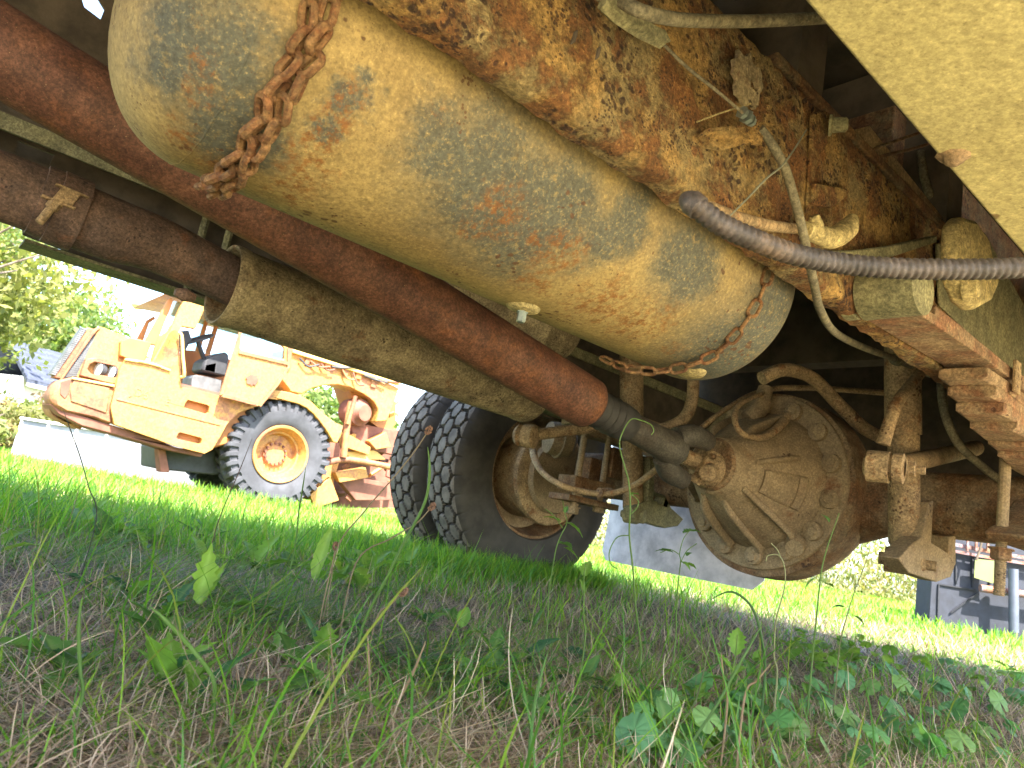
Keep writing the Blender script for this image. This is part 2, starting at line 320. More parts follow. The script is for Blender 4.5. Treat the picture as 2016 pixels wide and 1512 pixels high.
# corrugated conduit
cp = [(1357, 396, .50), (1378, 412, .475), (1420, 442, .45), (1480, 470, .44), (1560, 500, .43), (1650, 518, .42), (1740, 527, .42), (1830, 530, .42), (1920, 530, .42), (2010, 527, .42), (2110, 520, .42)]
pts = [D(q[0], q[1], .66+.05*min(1, max(0, (q[0]-1357)/300))) for q in cp]; q = []
for i in range(len(pts)-1):
    p0 = pts[max(i-1, 0)]; p1 = pts[i]; p2 = pts[i+1]; p3 = pts[min(i+2, len(pts)-1)]
    for k in range(40):
        t = k/40; q.append(.5*((2*p1)+(p2-p0)*t+(2*p0-5*p1+4*p2-p3)*t*t+(3*p1-p0-3*p2+p3)*t**3))
L = [0]
for i in range(1, len(q)): L.append(L[-1]+(q[i]-q[i-1]).length)
N = int(L[-1]/.0070)*6; pp = []; rr = []
for k in range(N):
    d = L[-1]*k/(N-1); i = min(max(next((j for j in range(len(L)) if L[j] >= d), len(L)-1), 1), len(L)-1)
    f = (d-L[i-1])/max(L[i]-L[i-1], 1e-9); pp.append(q[i-1].lerp(q[i], f)); rr.append((.0090, .0092, .0102, .0106, .0105, .0100)[k % 6])
b = MB(); b.tube(pp, rr, 20); b.build('corrugated_conduit', M_cond, P, smooth=60)
b = MB(); b.tube([D(1350, 388, .68), D(1353, 393, .67), D(1362, 399, .664), D(1376, 410, .66)], [.002, .008, .0115, .0113], 16, smooth=4); b.build('conduit_sleeve', M_cond, P)
b = MB(); b.tube([T(1395, 408, .55), T(1450, 428, .56), T(1520, 445, .57), T(1590, 452, .58)], .0085, 12, smooth=6); b.build('steel_tube', M_dust2, P)
b = MB(); b.tube([T(1585, 452, .56), T(1612, 462, .56), T(1640, 468, .56), T(1668, 450, .56), T(1678, 428, .56)], [.013, .015, .018, .018, .009], 12, smooth=5)
b.tube([T(1602, 425, .555), T(1606, 445, .555), T(1604, 468, .555)], [.008, .013, .009], 8, smooth=3); b.build('mud_caked_fitting', M_clay, P, smooth=60)

# air tank
pr = []
def dome(s0, sgn, n=14, dep=.115):
    return [(s0+sgn*dep*sin(a), TR*cos(a)**.75 if a < pi/2-1e-3 else 0) for a in [pi/2*k/n for k in range(n+1)]]
S0, S1 = .187, 1.135
left = dome(S0, -1)[::-1]; right = dome(S1, 1)
body = [(S0+.0, TR), (S0+.025, TR), (S0+.03, TR+.0015), (S0+.04, TR+.0018), (S0+.048, TR)] + [(S0+.06+k*(S1-S0-.13)/8, TR) for k in range(9)] + [(S1-.055, TR), (S1-.05, TR+.0015), (S1-.04, TR)]
b = MB(); b.lathe(W(0, TC, TZ), UU, left[:-1]+body+right, 96, cap=False); tank = b.build('air_tank', M_tank, P, smooth=60)
# seam bead on the near end and small scabs of weld
for sp, am in ((S0+.185, .0008), (S0-.01, .0016)):
    m = MB(); R = random.Random(4); pts = []
    for k in range(70):
        a = 2*pi*k/70; rr_ = TR*(1 if sp > S0 else cos(math.asin(min(1, (S0-sp)/.115)))**.75)
        pts.append(W(sp+R.uniform(-1, 1)*.0012, TC, TZ)+(VV*cos(a)+ZZ*sin(a))*(rr_-.0012))
    m.tube(pts+pts[:1], [am*R.uniform(.8, 1.3) for _ in range(71)], 8, cap=False); m.build('weld_seam', M_tank, tank, smooth=60)
for (px, py, r) in ((1030, 606, .024), (1360, 735, .024)):
    p = H(px, py); s_, c_, z_ = SCZ(p); nrm = (VV*(c_-TC)+ZZ*(z_-TZ)).normalized()
    b = MB(); b.lathe(p-nrm*.006, (nrm*.6-ZZ*.8).normalized(), [(0, r*1.3), (.009, r*1.05), (.012, r*.7), (.013, 0)], 24); o = b.build('drain_boss', M_clay, tank)
    if px < 1100: b = MB(); b.hexbolt(p+nrm*.002-ZZ*.004, -ZZ, .0075, .018); b.build('drain_plug', M_bolt, o, smooth=20)
# chains round the tank
def link_mesh(name, L=.040, Wd=.026, r=.0042, seg=7, n=16):
    m = MB(); pts = []; h = (L-Wd)/2; ra = Wd/2-r
    for k in range(n):
        a = 2*pi*k/n; x = ra*cos(a); y = ra*sin(a)+(h+0 if sin(a) >= 0 else -h); pts.append(Vector((x, y, 0)))
    rings = []
    for i, p in enumerate(pts):
        t = (pts[(i+1) % n]-pts[i-1]).normalized(); nn = Vector((t.y, -t.x, 0)); rings.append([p+(nn*cos(2*pi*k/seg)+Vector((0, 0, 1))*sin(2*pi*k/seg))*r for k in range(seg)])
    m.rings(rings, cap=False, closed=True); return m
def chain(pts, L, Wd, r, name='tank_chain', jitter=.25, seed=1, mat=M_chain, upf=None):
    R = random.Random(seed); mb = link_mesh('chain_link', L, Wd, r); root = bpy.data.objects.new(name, None)
    COL.objects.link(root); root.parent = P; first = None
    Ls = [0]
    for i in range(1, len(pts)): Ls.append(Ls[-1]+(pts[i]-pts[i-1]).length)
    pitch = L-2*r-.0005; n = int(Ls[-1]/pitch)
    for k in range(n):
        d = (k+.5)*pitch; i = 1
        while Ls[i] < d and i < len(Ls)-1: i += 1
        f = (d-Ls[i-1])/max(Ls[i]-Ls[i-1], 1e-9); p = pts[i-1].lerp(pts[i], f); t = (pts[i]-pts[i-1]).normalized()
        nrm = upf(p); nrm = (nrm-t*nrm.dot(t)).normalized(); b_ = t.cross(nrm)
        a = (radians(45) if k % 2 else radians(-45))+R.uniform(-jitter, jitter)
        zz = nrm*cos(a)+b_*sin(a); xx = t.cross(zz)
        if first is None:
            first = mb.build('chain_link', mat, None); o = first
        else: o = first.copy(); COL.objects.link(o)
        o.parent = root
        Mx = Matrix(((xx.x, t.x, zz.x), (xx.y, t.y, zz.y), (xx.z, t.z, zz.z))); sc = R.uniform(.95, 1.05)
        o.rotation_mode = 'QUATERNION'; o.rotation_quaternion = Mx.to_quaternion(); o.location = p-origin(P); o.scale = (sc, sc, sc*R.uniform(.95, 1.15))
    return root
tn = lambda p: VV*(p.dot(VV)-TC)+ZZ*(p.z-TZ)
R5 = random.Random(5)
cpts = [W(.212+R5.uniform(-.003, .003), TC, TZ)+(VV*cos(a)+ZZ*sin(a))*(TR+.008) for a in [radians(125+k*4) for k in range(0, 43)]]
chain(cpts, .036, .023, .0047, seed=2, upf=tn)
cpts = [W(.228+R5.uniform(-.003, .003), TC, TZ)+(VV*cos(a)+ZZ*sin(a))*(TR+.012) for a in [radians(150+k*4) for k in range(0, 37)]]
chain(cpts, .038, .024, .0048, seed=9, upf=tn, jitter=.3)
cpts = [W(1.06-.06*max(0, (k-25)/14), TC, TZ)+(VV*cos(a)+ZZ*sin(a))*(TR+.007+.012*max(0, k-24)/14) for k, a in enumerate([radians(140+k*4) for k in range(0, 42)])]
chain(cpts, .036, .022, .0032, seed=4, upf=tn)

# second tank on the far side, seen between the big tank and the drive shaft
b = MB(); b.lathe(W(0, 2.02, 1.0), UU, [(.9, .0), (.91, .10), (.95, .13), (1.0, .145), (1.66, .145), (1.665, .148), (1.675, .148), (1.68, .145), (1.78, .14), (1.84, .12), (1.88, .07), (1.89, 0)], 48, cap=False); b.build('spare_air_tank', M_muff, P, smooth=50)
# frame rail of the far side with its openings
m = MB(); c = 2.28
def sz(px, py, cc=c): return T(px, py, cc)
outer = [sz(45, 462), sz(420, 604), W(3.3, c, .70), W(3.3, c, 1.06), W(-.6, c, 1.06), W(-.6, c, .88), sz(30, 318)]
hole = [sz(36, 277), sz(107, 305), sz(97, 326), sz(28, 302)]
m.prism([outer, hole], VV*.008); fr_ = m.build('frame_rail', M_dark, P, smooth=0)
m = MB(); s0 = SCZ(sz(45, 462))[0]; m.box(W(s0, c-.10, .735), UU*(3.3-s0), VV*.10, ZZ*-.008); m.build('bottom_flange', M_olive, fr_)
m = MB(); zt = SCZ(T(200, 300, c-.1))[2]; m.box(W(-.6, c-.10, zt), UU*3.9, VV*.10, ZZ*-.012); m.box(W(-.6, c-.10, zt-.012), UU*3.9, VV*.006, ZZ*-.03); m.build('upper_flange', M_olive, fr_)
m = MB()
for px in (395, 448): q = T(px, 470, c-.03); m.tube([Vector((q.x, q.y, .73)), Vector((q.x, q.y, 1.05))], .012, 8)
m.build('hanger_rod', M_olive, fr_)
m = MB(); outer = [W(-1.2, 2.5, 1.0), W(3.3, 2.5, 1.0), W(3.3, 2.5, 1.61), W(-1.2, 2.5, 1.61)]
m.prism([outer, [T(158, -12, 2.5), T(166, 14, 2.5), T(198, 38, 2.5), T(206, 18, 2.5), T(188, -12, 2.5)]], VV*.01); m.build('side_panel', M_dark, P, smooth=0)

# drive shaft
A0, A1 = W(-.5, 1.40, .917), T(1162, 797, 1.40); ax = (A1-A0).normalized(); Ls = (A1-A0).length
b = MB(); b.lathe(A0, ax, [(0, .071), (Ls*.5, .071), (Ls-.03, .071), (Ls-.012, .0705), (Ls, .062), (Ls+.002, .05)], 48); shaft = b.build('drive_shaft', M_shaft, P, smooth=50)
A2 = T(1250, 838, 1.41); A3 = T(1330, 880, 1.41); A4 = T(1392, 920, 1.41); ax2 = (A4-A1).normalized()
b = MB(); b.lathe(A1-ax2*.01, ax2, [(0, .050), (.03, .050), (.04, .054), (.055, .046), (.07, .054), (.085, .046), (.10, .055), (.115, .047), (.13, .054), (.15, .052), (.175, .050), (.18, .044)], 32); b.build('dust_boot', M_rubber, shaft, smooth=50)
b = MB(); b.lathe(A1+ax2*.16, ax2, [(0, .042), (.10, .044), (.17, .048), (.22, .052), (.25, .05), (.26, .02)], 32)
e = A1+ax2*.38; up = (ZZ*.9-VV*.45).normalized(); up = (up-ax2*up.dot(ax2)).normalized()
for sg in (1, -1):
    b.tube([e+up*.035*sg, e+ax2*.06+up*.066*sg, e+ax2*.14+up*.072*sg], [.034, .036, .030], 14, smooth=4)
b.build('yoke', M_yoke, shaft, smooth=60)
jc = A4-UU*.015; up2 = up.cross(ax2).normalized()
b = MB()
for v_ in (up, -up, up2, -up2): b.tube([jc, jc+v_*.04, jc+v_*.041, jc+v_*.060, jc+v_*.061], [.018, .018, .022, .022, .016], 16)
b.build('universal_joint', M_dust2, shaft, smooth=30)
PZ = .537
b = MB(); b.lathe(W(0, 1.41, PZ), UU, [(1.99, 0), (1.99, .045), (1.995, .058), (2.015, .064), (2.03, .06), (2.04, .05), (2.07, .05)], 40, cap=False)
for v_ in (up2, -up2): b.tube([W(2.0, 1.41, PZ)+v_*.03, W(1.95, 1.41, PZ)+v_*.055], [.03, .026], 14)
b.build('pinion_flange', M_dust2, P, smooth=40)
for k in range(4):
    m = MB(); a = pi/4+k*pi/2; m.hexbolt(W(1.99, 1.41, PZ)+(VV*cos(a)+ZZ*sin(a))*.05, -UU, .009, .018)
    m.build('flange_bolt', M_banjo, P, smooth=20)
# differential and axle
DS, DC, DZ = 2.5, 1.41, .548
b = MB(); b.lathe(W(0, DC, DZ), UU, [(DS-.152, .15), (DS-.151, .31), (DS-.145, .322), (DS-.10, .325), (DS-.02, .325), (DS+.06, .30), (DS+.16, .23), (DS+.22, .13), (DS+.24, 0)], 72, cap=False)
rg = []
for k in range(25):     # tapering arms to each side
    t = -1+2*k/24; cc = DC+t*1.02; rr_ = .10+.17*max(0, 1-abs(t)/.42)**1.3; rs_ = .085+.10*max(0, 1-abs(t)/.40)
    rg.append([W(DS+.03, cc, DZ-.005)+UU*rs_*(abs(cos(a))**.7*(1 if cos(a) > 0 else -1))+ZZ*rr_*(abs(sin(a))**.7*(1 if sin(a) > 0 else -1)) for a in [2*pi*j/40+.01 for j in range(40)]])
b.rings(rg); axle = b.build('axle_housing', M_banjo, P, smooth=50)
b = MB(); b.lathe(W(0, DC, DZ+.006), UU, [(DS-.149, .307), (DS-.163, .305), (DS-.168, .297), (DS-.172, .238), (DS-.20, .228), (DS-.26, .20), (DS-.31, .172), (DS-.36, .145), (DS-.40, .118), (DS-.42, .100), (DS-.455, .096), (DS-.462, .088), (DS-.463, .06)], 72)
car = b.build('differential_carrier', M_dust, P, smooth=45)
m = MB(); m.lathe(W(0, DC, DZ+.006), UU, [(DS-.475, .06), (DS-.475, .080), (DS-.462, .088), (DS-.43, .098), (DS-.42, .09)], 40); m.build('seal_ring', M_banjo, car)
for k in range(14):
    a = 2*pi*(k+.4)/14
    m = MB(); m.hexbolt(W(DS-.170, DC, DZ+.006)+(VV*cos(a)+ZZ*sin(a))*.266, -UU, .0185, .026); m.build('bolt', M_dust, car, smooth=20)
cq = lambda dc, dz, ds: W(DS+ds, DC+dc, DZ+dz)
_rp = [.06, .096, .100, .118, .145, .175, .20, .228, .297]; _sp = [-.463, -.455, -.42, -.40, -.36, -.31, -.26, -.20, -.171]
def cs_(r, a, h=0.0):          # a point on the carrier's cone, h proud of it
    a = radians(a); ds = float(np.interp(r, _rp, _sp)); rad = VV*cos(a)+ZZ*sin(a); return W(DS+ds, DC, DZ+.006)+rad*(r+h*.55)-UU*h*.8
def rib(r0, a0, r1, a1, h, t, name='rib', n=8):
    m = MB(); rings = []
    for k in range(n+1):
        f = k/n; r = r0+(r1-r0)*f; a = a0+(a1-a0)*f; da = math.degrees(t/2/max(r, .05)); hh = h*(.25+.75*min(1, 4*f, 4*(1-f)+.3))
        rings.append([cs_(r, a-da, -.02), cs_(r, a-da*.9, hh*.8), cs_(r, a-da*.5, hh), cs_(r, a+da*.5, hh), cs_(r, a+da*.9, hh*.8), cs_(r, a+da, -.02)])
    m.rings(rings); return m.build(name, M_dust, car, smooth=50)
rib(.11, 215, .262, 232, .026, .020); rib(.12, 168, .20, 160, .018, .016); rib(.11, 300, .25, 288, .030, .024); rib(.11, 345, .25, 338, .030, .024); rib(.12, 60, .25, 62, .028, .022); rib(.12, 118, .25, 112, .028, .022); rib(.11, 258, .25, 260, .022, .018)
m = MB(); rings = []
for k in range(13):
    f = k/12; a = 176+34*f; edge = .010 if 0 < k < 12 else -.004
    rings.append([cs_(.135, a, -.004), cs_(.138, a, edge), cs_(.150, a, edge), cs_(.152, a, edge*.35), cs_(.196, a, edge*.35), cs_(.198, a, edge), cs_(.21, a, edge), cs_(.213, a, -.004)])
m.rings(rings, cap=False); m.build('cast_pad', M_dust, car, smooth=40)
for k in range(14):
    a = 360*(k+.4)/14; m = MB(); c_ = cs_(.262, a); m.lathe(c_+UU*.012, -UU, [(0, .032), (.014, .030), (.018, .022), (.019, .0)], 18); m.build('bolt_boss', M_dust, car, smooth=50)
m = MB(); m.tube([cs_(.262, 232, -.01), cs_(.262, 232, .03)], [.034, .028], 16); m.build('cast_foot', M_dust, car)
m = MB(); m.tube([cq(.02, .20, -.25), cq(.0, .255, -.22), cq(.0, .33, -.2)], [.035, .032, .026], 16, smooth=3); m.build('breather_boss', M_dust, car)
m = MB(); m.box(cq(.05, .19, -.17), VV*.09, ZZ*.06, -UU*.05); m.build('cast_block', M_dust, car, bevel=.008)
m = MB(); m.tube([T(1545, 828, 1.3), T(1510, 858, 1.28), T(1470, 858, 1.28), T(1448, 835, 1.3), T(1452, 800, 1.35), T(1500, 775, 1.4), T(1560, 762, 1.4), T(1740, 772, 1.3)], [.016, .014]+[.009]*6, 10, smooth=7); m.build('vent_hose', M_dust2, P)
m = MB(); m.tube([T(1365, 855, 1.5), T(1430, 805, 1.5), T(1500, 770, 1.5), T(1600, 765, 1.4), T(1745, 775, 1.2)], .009, 10, smooth=7); m.build('brake_line', M_dust2, P)
m = MB(); m.tube([T(1365, 745, 1.6), T(1362, 790, 1.6), T(1345, 825, 1.6), T(1300, 845, 1.65), T(1250, 850, 1.7)], [.022, .022, .022, .02, .02], 14, smooth=5); m.build('steel_tube', M_dust2, P)
# anti roll bar with its drop link
m = MB(); m.tube([T(1500, 745, 1.25), T(1545, 728, 1.22), T(1600, 745, 1.2), T(1655, 800, 1.15), T(1712, 850, 1.1), T(1790, 880, 1.05)], .0215, 16, smooth=7)
m.tube([T(1755, 918, .80), T(1830, 903, .86), T(1920, 882, .94)], [.026, .026, .028], 18); m.build('anti_roll_bar', M_dust2, P)
m = MB(); p = T(1710, 917, .80); q = T(1785, 914, .80); ax3 = (VV*-1).normalized(); ax3 = (UU*.25-VV).normalized()
m.lathe(p-ax3*.010, ax3, [(0, .022), (.006, .028), (.008, .038), (.055, .038), (.057, .030), (.062, .030), (.064, .036), (.085, .036), (.088, .026)], 28); bush = m.build('link_bush', M_dust2, P, smooth=30)
m = MB(); m.tube([T(1738, 875, .80), T(1752, 830, .79), T(1768, 790, .79), T(1790, 762, .79), T(1826, 716, .79)], [.017, .0155, .0155, .0145, .0145], 14, smooth=5); m.build('drop_link', M_dust2, P)
m = MB(); m.hexbolt(p+ax3*.085, ax3, .017, .016); m.tube([p+ax3*.10, p+ax3*.12], .010, 10); m.build('bolt', M_dust2, bush, smooth=25)
# shock absorbers
def shock(px, c, ytop, ymid, ybot, r, mat):
    t_, q_, l_ = T(px-2, ytop, c), T(px, ymid, c), T(px, ybot, c)
    m = MB(); ax_ = (l_-t_).normalized(); m.lathe(t_-ax_*.1, ax_, [(0, r*1.13), ((q_-t_).length+.1, r*1.13), ((q_-t_).length+.101, r*.98), ((q_-t_).length+.106, r*.98)], 30)
    m.lathe(q_, ax_, [(0, r*.97), ((l_-q_).length-.012, r*.97), ((l_-q_).length, r*.8), ((l_-q_).length+.02, r*.5)], 30); m.build('shock_absorber', mat, P, smooth=35)
    return l_
sb = shock(1779, .90, 700, 855, 1078, .0435, M_dust2)
m = MB(); q = T(1745, 1100, .93)
m.lathe(q, (UU*.35-VV).normalized(), [(-.02, .018), (-.005, .018), (-.004, .036), (.05, .036), (.052, .028), (.06, .028), (.065, .034), (.08, .030), (.10, .014), (.125, .014)], 24); m.build('shock_eye', M_dust2, P, smooth=30)
m = MB(); m.prism([[T(1797, 1070, .84), T(1815, 1058, .84), T(1830, 990, .84), T(1838, 985, .84), T(1834, 1068, .84), T(1868, 1090, .84), T(1868, 1056, .84), T(1882, 1054, .84), T(1882, 1110, .84), T(1872, 1136, .84), T(1845, 1146, .84), T(1790, 1128, .84), T(1770, 1100, .84)]], VV*.05)
m.build('shock_bracket', M_dust, P, bevel=.006)
shock(1245, 1.95, 690, 840, 1005, .042, M_dust2)
m = MB(); q = T(1232, 1012, 1.97); m.lathe(q, (UU*.35-VV).normalized(), [(-.02, .015), (-.005, .015), (-.004, .034), (.05, .034), (.06, .028), (.08, .028)], 20)
m.prism([[T(1245, 1000, 1.9), T(1275, 985, 1.9), T(1280, 900, 1.9), T(1290, 905, 1.9), T(1288, 968, 1.9), T(1310, 975, 1.9), T(1322, 1000, 1.9), T(1346, 1022, 1.9), T(1335, 1036, 1.9), T(1310, 1040, 1.9), T(1250, 1022, 1.9)], [T(1289, 972, 1.9), T(1286, 984, 1.9), T(1305, 994, 1.9), T(1309, 980, 1.9)][::-1]], VV*.05); m.build('shock_bracket', M_olive, P, bevel=.004)
# far anti roll bar end
m = MB(); m.tube([T(1040, 858, 2.05), T(1100, 850, 2.0), T(1210, 836, 1.9)], .022, 14); ar = m.build('anti_roll_bar', M_dust2, P)
m = MB(); m.lathe(T(1016, 856, 2.08), (UU*.45-VV).normalized(), [(-.01, .01), (0, .03), (.015, .042), (.03, .034), (.035, .044), (.075, .044), (.08, .036), (.083, .0)], 24); m.build('link_bush', M_dust2, ar, smooth=30)
# leaf spring
starts = [(1735, 636), (1846, 748), (1864, 783), (1880, 813), (1908, 846), (1944, 878), (1962, 902)]
base_s, _, base_z = SCZ(T(1735, 614, .595)); th = .025
for k, (px, py) in enumerate(starts):
    s_, c_, z_ = SCZ(T(px, py, .597)); R = random.Random(k)
    m = MB(); rings = []; zt = z_
    for j in range(15):
        u_ = j/14; s__ = s_+(3.3-s_)*u_; zz_ = zt+.004*u_+R.uniform(-.001, .001)
        cw = .597; cn = .505; ch = .012 if j == 0 else 0
        rings.append([W(s__, cw-ch, zz_), W(s__, cn+ch, zz_), W(s__, cn, zz_+.005), W(s__, cn, zz_+th-.002), W(s__, cn+ch, zz_+th), W(s__, cw-ch, zz_+th), W(s__, cw, zz_+th-.002), W(s__, cw, zz_+.005)])
    m.rings(rings); m.build('spring_leaf', M_leafs, P, smooth=25, bevel=.002)
# spring clamp bolts and clip
m = MB(); q = T(1990, 770, .50); m.box(q, UU*.035, VV*.105, ZZ*-.006); m.box(q+VV*-.008, UU*.035, VV*.007, ZZ*.07); m.build('rebound_clip', M_dust2, P, bevel=.002)
m = MB(); m.lathe(T(1950, 820, .56), -ZZ, [(0, .014), (.01, .02), (.016, .016), (.018, 0)], 14); m.build('bolt', M_leafs, P)
m = MB(); m.wbox(2.16, 2.75, .50, .62, .612, .636); m.build('spring_plate', M_dust, P, bevel=.004)
for cc in (.618, .485):
    for ss in (2.14, 2.62):
        m = MB(); pts = [W(ss, cc, .66), W(ss, cc, .42)]; m.tube(pts, .0135, 12); nth = 26
        m.tube([W(ss, cc, .42-.0017*k) for k in range(nth*3)], [(.0135, .0128, .0112)[k % 3] for k in range(nth*3)], 12); o = m.build('u_bolt', M_dust, P, smooth=25)
        m = MB(); m.hexbolt(W(ss, cc, .405), -ZZ, .024, .03); m.build('nut', M_banjo, o, smooth=20)
m = MB(); m.prism([[W(2.08, .46, .435), W(2.12, .46, .455), W(2.18, .46, .47), W(2.30, .46, .55), W(2.7, .46, .55), W(2.76, .46, .445), W(2.7, .46, .425), W(2.10, .46, .42)]], VV*.18); m.build('axle_seat', M_banjo, P, bevel=.006)
# spring eye, hanger and mud caked pin
ey = T(1758, 574, .55); se, _, ze = SCZ(ey)
m = MB(); m.lathe(W(se, .635, ze), -VV, [(0, .038), (.004, .044), (.024, .044), (.026, .036), (.034, .036), (.036, .047), (.135, .047), (.138, .038)], 40)
m.build('spring_eye', M_olive, P, smooth=35)
m = MB(); m.prism([[W(se-.01, .505, ze-.046), W(se+.8, .505, ze-.012), W(se+1.6, .505, ze-.012), W(se+1.6, .505, ze+.01), W(se+.8, .505, ze+.008), W(se-.01, .505, ze-.028)]], VV*.092); m.build('spring_leaf', M_leafs, P, bevel=.002)
m = MB(); hc = .568
def ov(pts, c): return [T(px, py, c) for px, py in pts]
m.prism([ov([(1850, 446), (1862, 432), (1885, 438), (1900, 460), (1918, 485), (1925, 520), (1936, 560), (1920, 596), (1890, 612), (1868, 596), (1852, 560), (1848, 500)], .495)], -VV*.03); m.build('hanger_leg', M_clay, P, bevel=.009, smooth=60)
m = MB(); m.lathe(T(1898, 565, .468), (-VV+UU*.1).normalized(), [(0, .026), (.008, .026), (.012, .02), (.022, .02), (.026, .012)], 20); m.build('hanger_pin', M_clay, P, smooth=60)
m = MB(); m.prism([ov([(1634, 536), (1656, 536), (1662, 560), (1690, 605), (1672, 600), (1628, 575), (1638, 566)], .62)], -VV*.012); m.prism([ov([(1672, 540), (1690, 540), (1700, 575), (1726, 612), (1700, 606), (1680, 575)], .615)], -VV*.02); m.build('hanger_leg', M_clay, P, bevel=.003)
m = MB()
zb = SCZ(T(1600, 500, .60))[2]
s1_ = SCZ(T(1597, 480, .60))[0]
m.prism([[T(1562, 470, .605), T(1600, 492, .60), T(1680, 492, .58), T(1760, 482, .57), T(1846, 462, .565), T(1846, 476, .565), T(1760, 505, .57), T(1690, 512, .58), T(1600, 516, .60)]], VV*.03); m.build('hanger_casting', M_olive, P, bevel=.004)
m = MB(); m.prism([ov([(1600, 222), (1622, 216), (1642, 228), (1648, 262), (1618, 300), (1604, 352), (1598, 410), (1590, 420), (1594, 340)], .592)], VV*.007)
m.prism([ov([(1602, 358), (1678, 372), (1664, 392), (1640, 408), (1600, 402)], .585)], VV*.012); m.build('gusset', M_rail, P, bevel=.004)
m = MB(); q = T(1632, 247, .585); m.lathe(q, (-VV+UU*.5).normalized(), [(0, .018), (.004, .018), (.006, .013), (.026, .0125), (.03, .008)], 16); m.build('bolt', M_olive, P, smooth=25)
# upper members beside the body
m = MB(); m.prism([ov([(1672, 258), (1712, 248), (1862, 436), (1834, 440)], .66)], VV*.01); m.build('upper_flange', M_dust2, P)
m = MB(); m.box(T(1750, 350, .76), UU*1.2, VV*.3, ZZ*.2); m.box(T(1590, 150, .70), VV*1.2, UU*.05, ZZ*.14); m.box(T(1530, 120, .63), UU*1.5, VV*.05, ZZ*.02)
m.box(W(.3, .66, 1.04), UU*.6, VV*.6, ZZ*.06); m.build('bracket_plate', M_rail2, P, bevel=.004)
m = MB(); m.prism([ov([(1845, 480), (1940, 458), (2016, 600), (2060, 700), (2060, 800), (2010, 740), (1935, 680), (1850, 600)], .592)], VV*.005); m.build('spring_guard', M_olive, P, bevel=.002)
# yellow side box right over the camera
m = MB(); c0 = .327; z0 = .757
m.box(W(-.5, c0, z0), UU*3.9, VV*-.62, ZZ*.62); pad = m.build('side_box', M_pad, P, bevel=.004)
m = MB(); q = CAM+ray(1878, 308)*((z0-.25)/ray(1878, 308).z); R = random.Random(2)
m.lathe(q+ZZ*.002, -ZZ, [(0, .020), (.003, .017), (.005, .012), (.009, .011), (.013, .006), (.014, 0)], 9); m.build('bolt', M_leafs, pad, smooth=60)

# muffler and exhaust
ma, mb_ = T(440, 560, 1.8), T(1045, 775, 1.83); mx = (mb_-ma).normalized(); ml = (mb_-ma).length
rm = .098
m = MB(); m.lathe(ma, mx, [(.05, rm-.012), (.012, rm-.010), (-.002, rm-.004), (-.004, rm+.002), (.004, rm+.004), (.03, rm+.003), (.034, rm), (ml*.5, rm), (ml-.04, rm), (ml-.036, rm+.003), (ml-.01, rm+.003), (ml+.01, rm-.01), (ml+.025, rm-.05), (ml+.03, 0)], 64); muf = m.build('muffler', M_muff, P, smooth=45)
ep = [(-900, 20, 1.8), (-500, 180, 1.8), (-120, 330, 1.8), (0, 366, 1.8), (110, 408, 1.8), (220, 452, 1.8), (300, 478, 1.8), (380, 515, 1.8), (455, 553, 1.8), (500, 575, 1.8)]
m = MB(); m.tube([T(*q) for q in ep], [.070, .070, .070, .070, .070, .070, .064, .060, .059, .059], 36, smooth=5); ex = m.build('exhaust_pipe', M_pipe, P, smooth=50)
m = MB(); cdir = (T(180, 436, 1.8)-T(60, 388, 1.8)).normalized(); cc0 = T(72, 392, 1.8)
m.lathe(cc0, cdir, [(0, .0715), (.001, .0755), (.030, .0755), (.031, .079), (.085, .079), (.086, .0715)], 40); cl = m.build('exhaust_clamp', M_pipe, P, smooth=35)
qb = T(133, 372, 1.715); sd = (cdir*.9-VV*.05).normalized(); dn = (-ZZ*.9-cdir*.3).normalized()
m = MB(); m.box(qb-cdir*.022-dn*.004, cdir*.062, VV*.03, dn*.005); m.box(qb-cdir*.028+dn*.030, cdir*.062, VV*.03, dn*.006)
m.box(qb-cdir*.010, cdir*.036, VV*.022, dn*.03); m.build('clamp_lugs', M_dust2, cl, bevel=.0015)
m = MB(); m.hexbolt(qb+dn*.034+VV*.008, dn, .0125, .018); m.tube([qb+dn*.05+VV*.008, qb+dn*.088+VV*.008, qb+dn*.090+VV*.008], [.0082, .0082, .006], 12); m.build('clamp_bolt', M_dust2, cl, smooth=25)
m = MB(); R = random.Random(8); q = T(362, 580, 1.75); m.tube([q-mx*.02, q, q+mx*.025], [.008, .016, .009], 9, smooth=3); m.build('weld_lump', M_pipe, P, smooth=60)

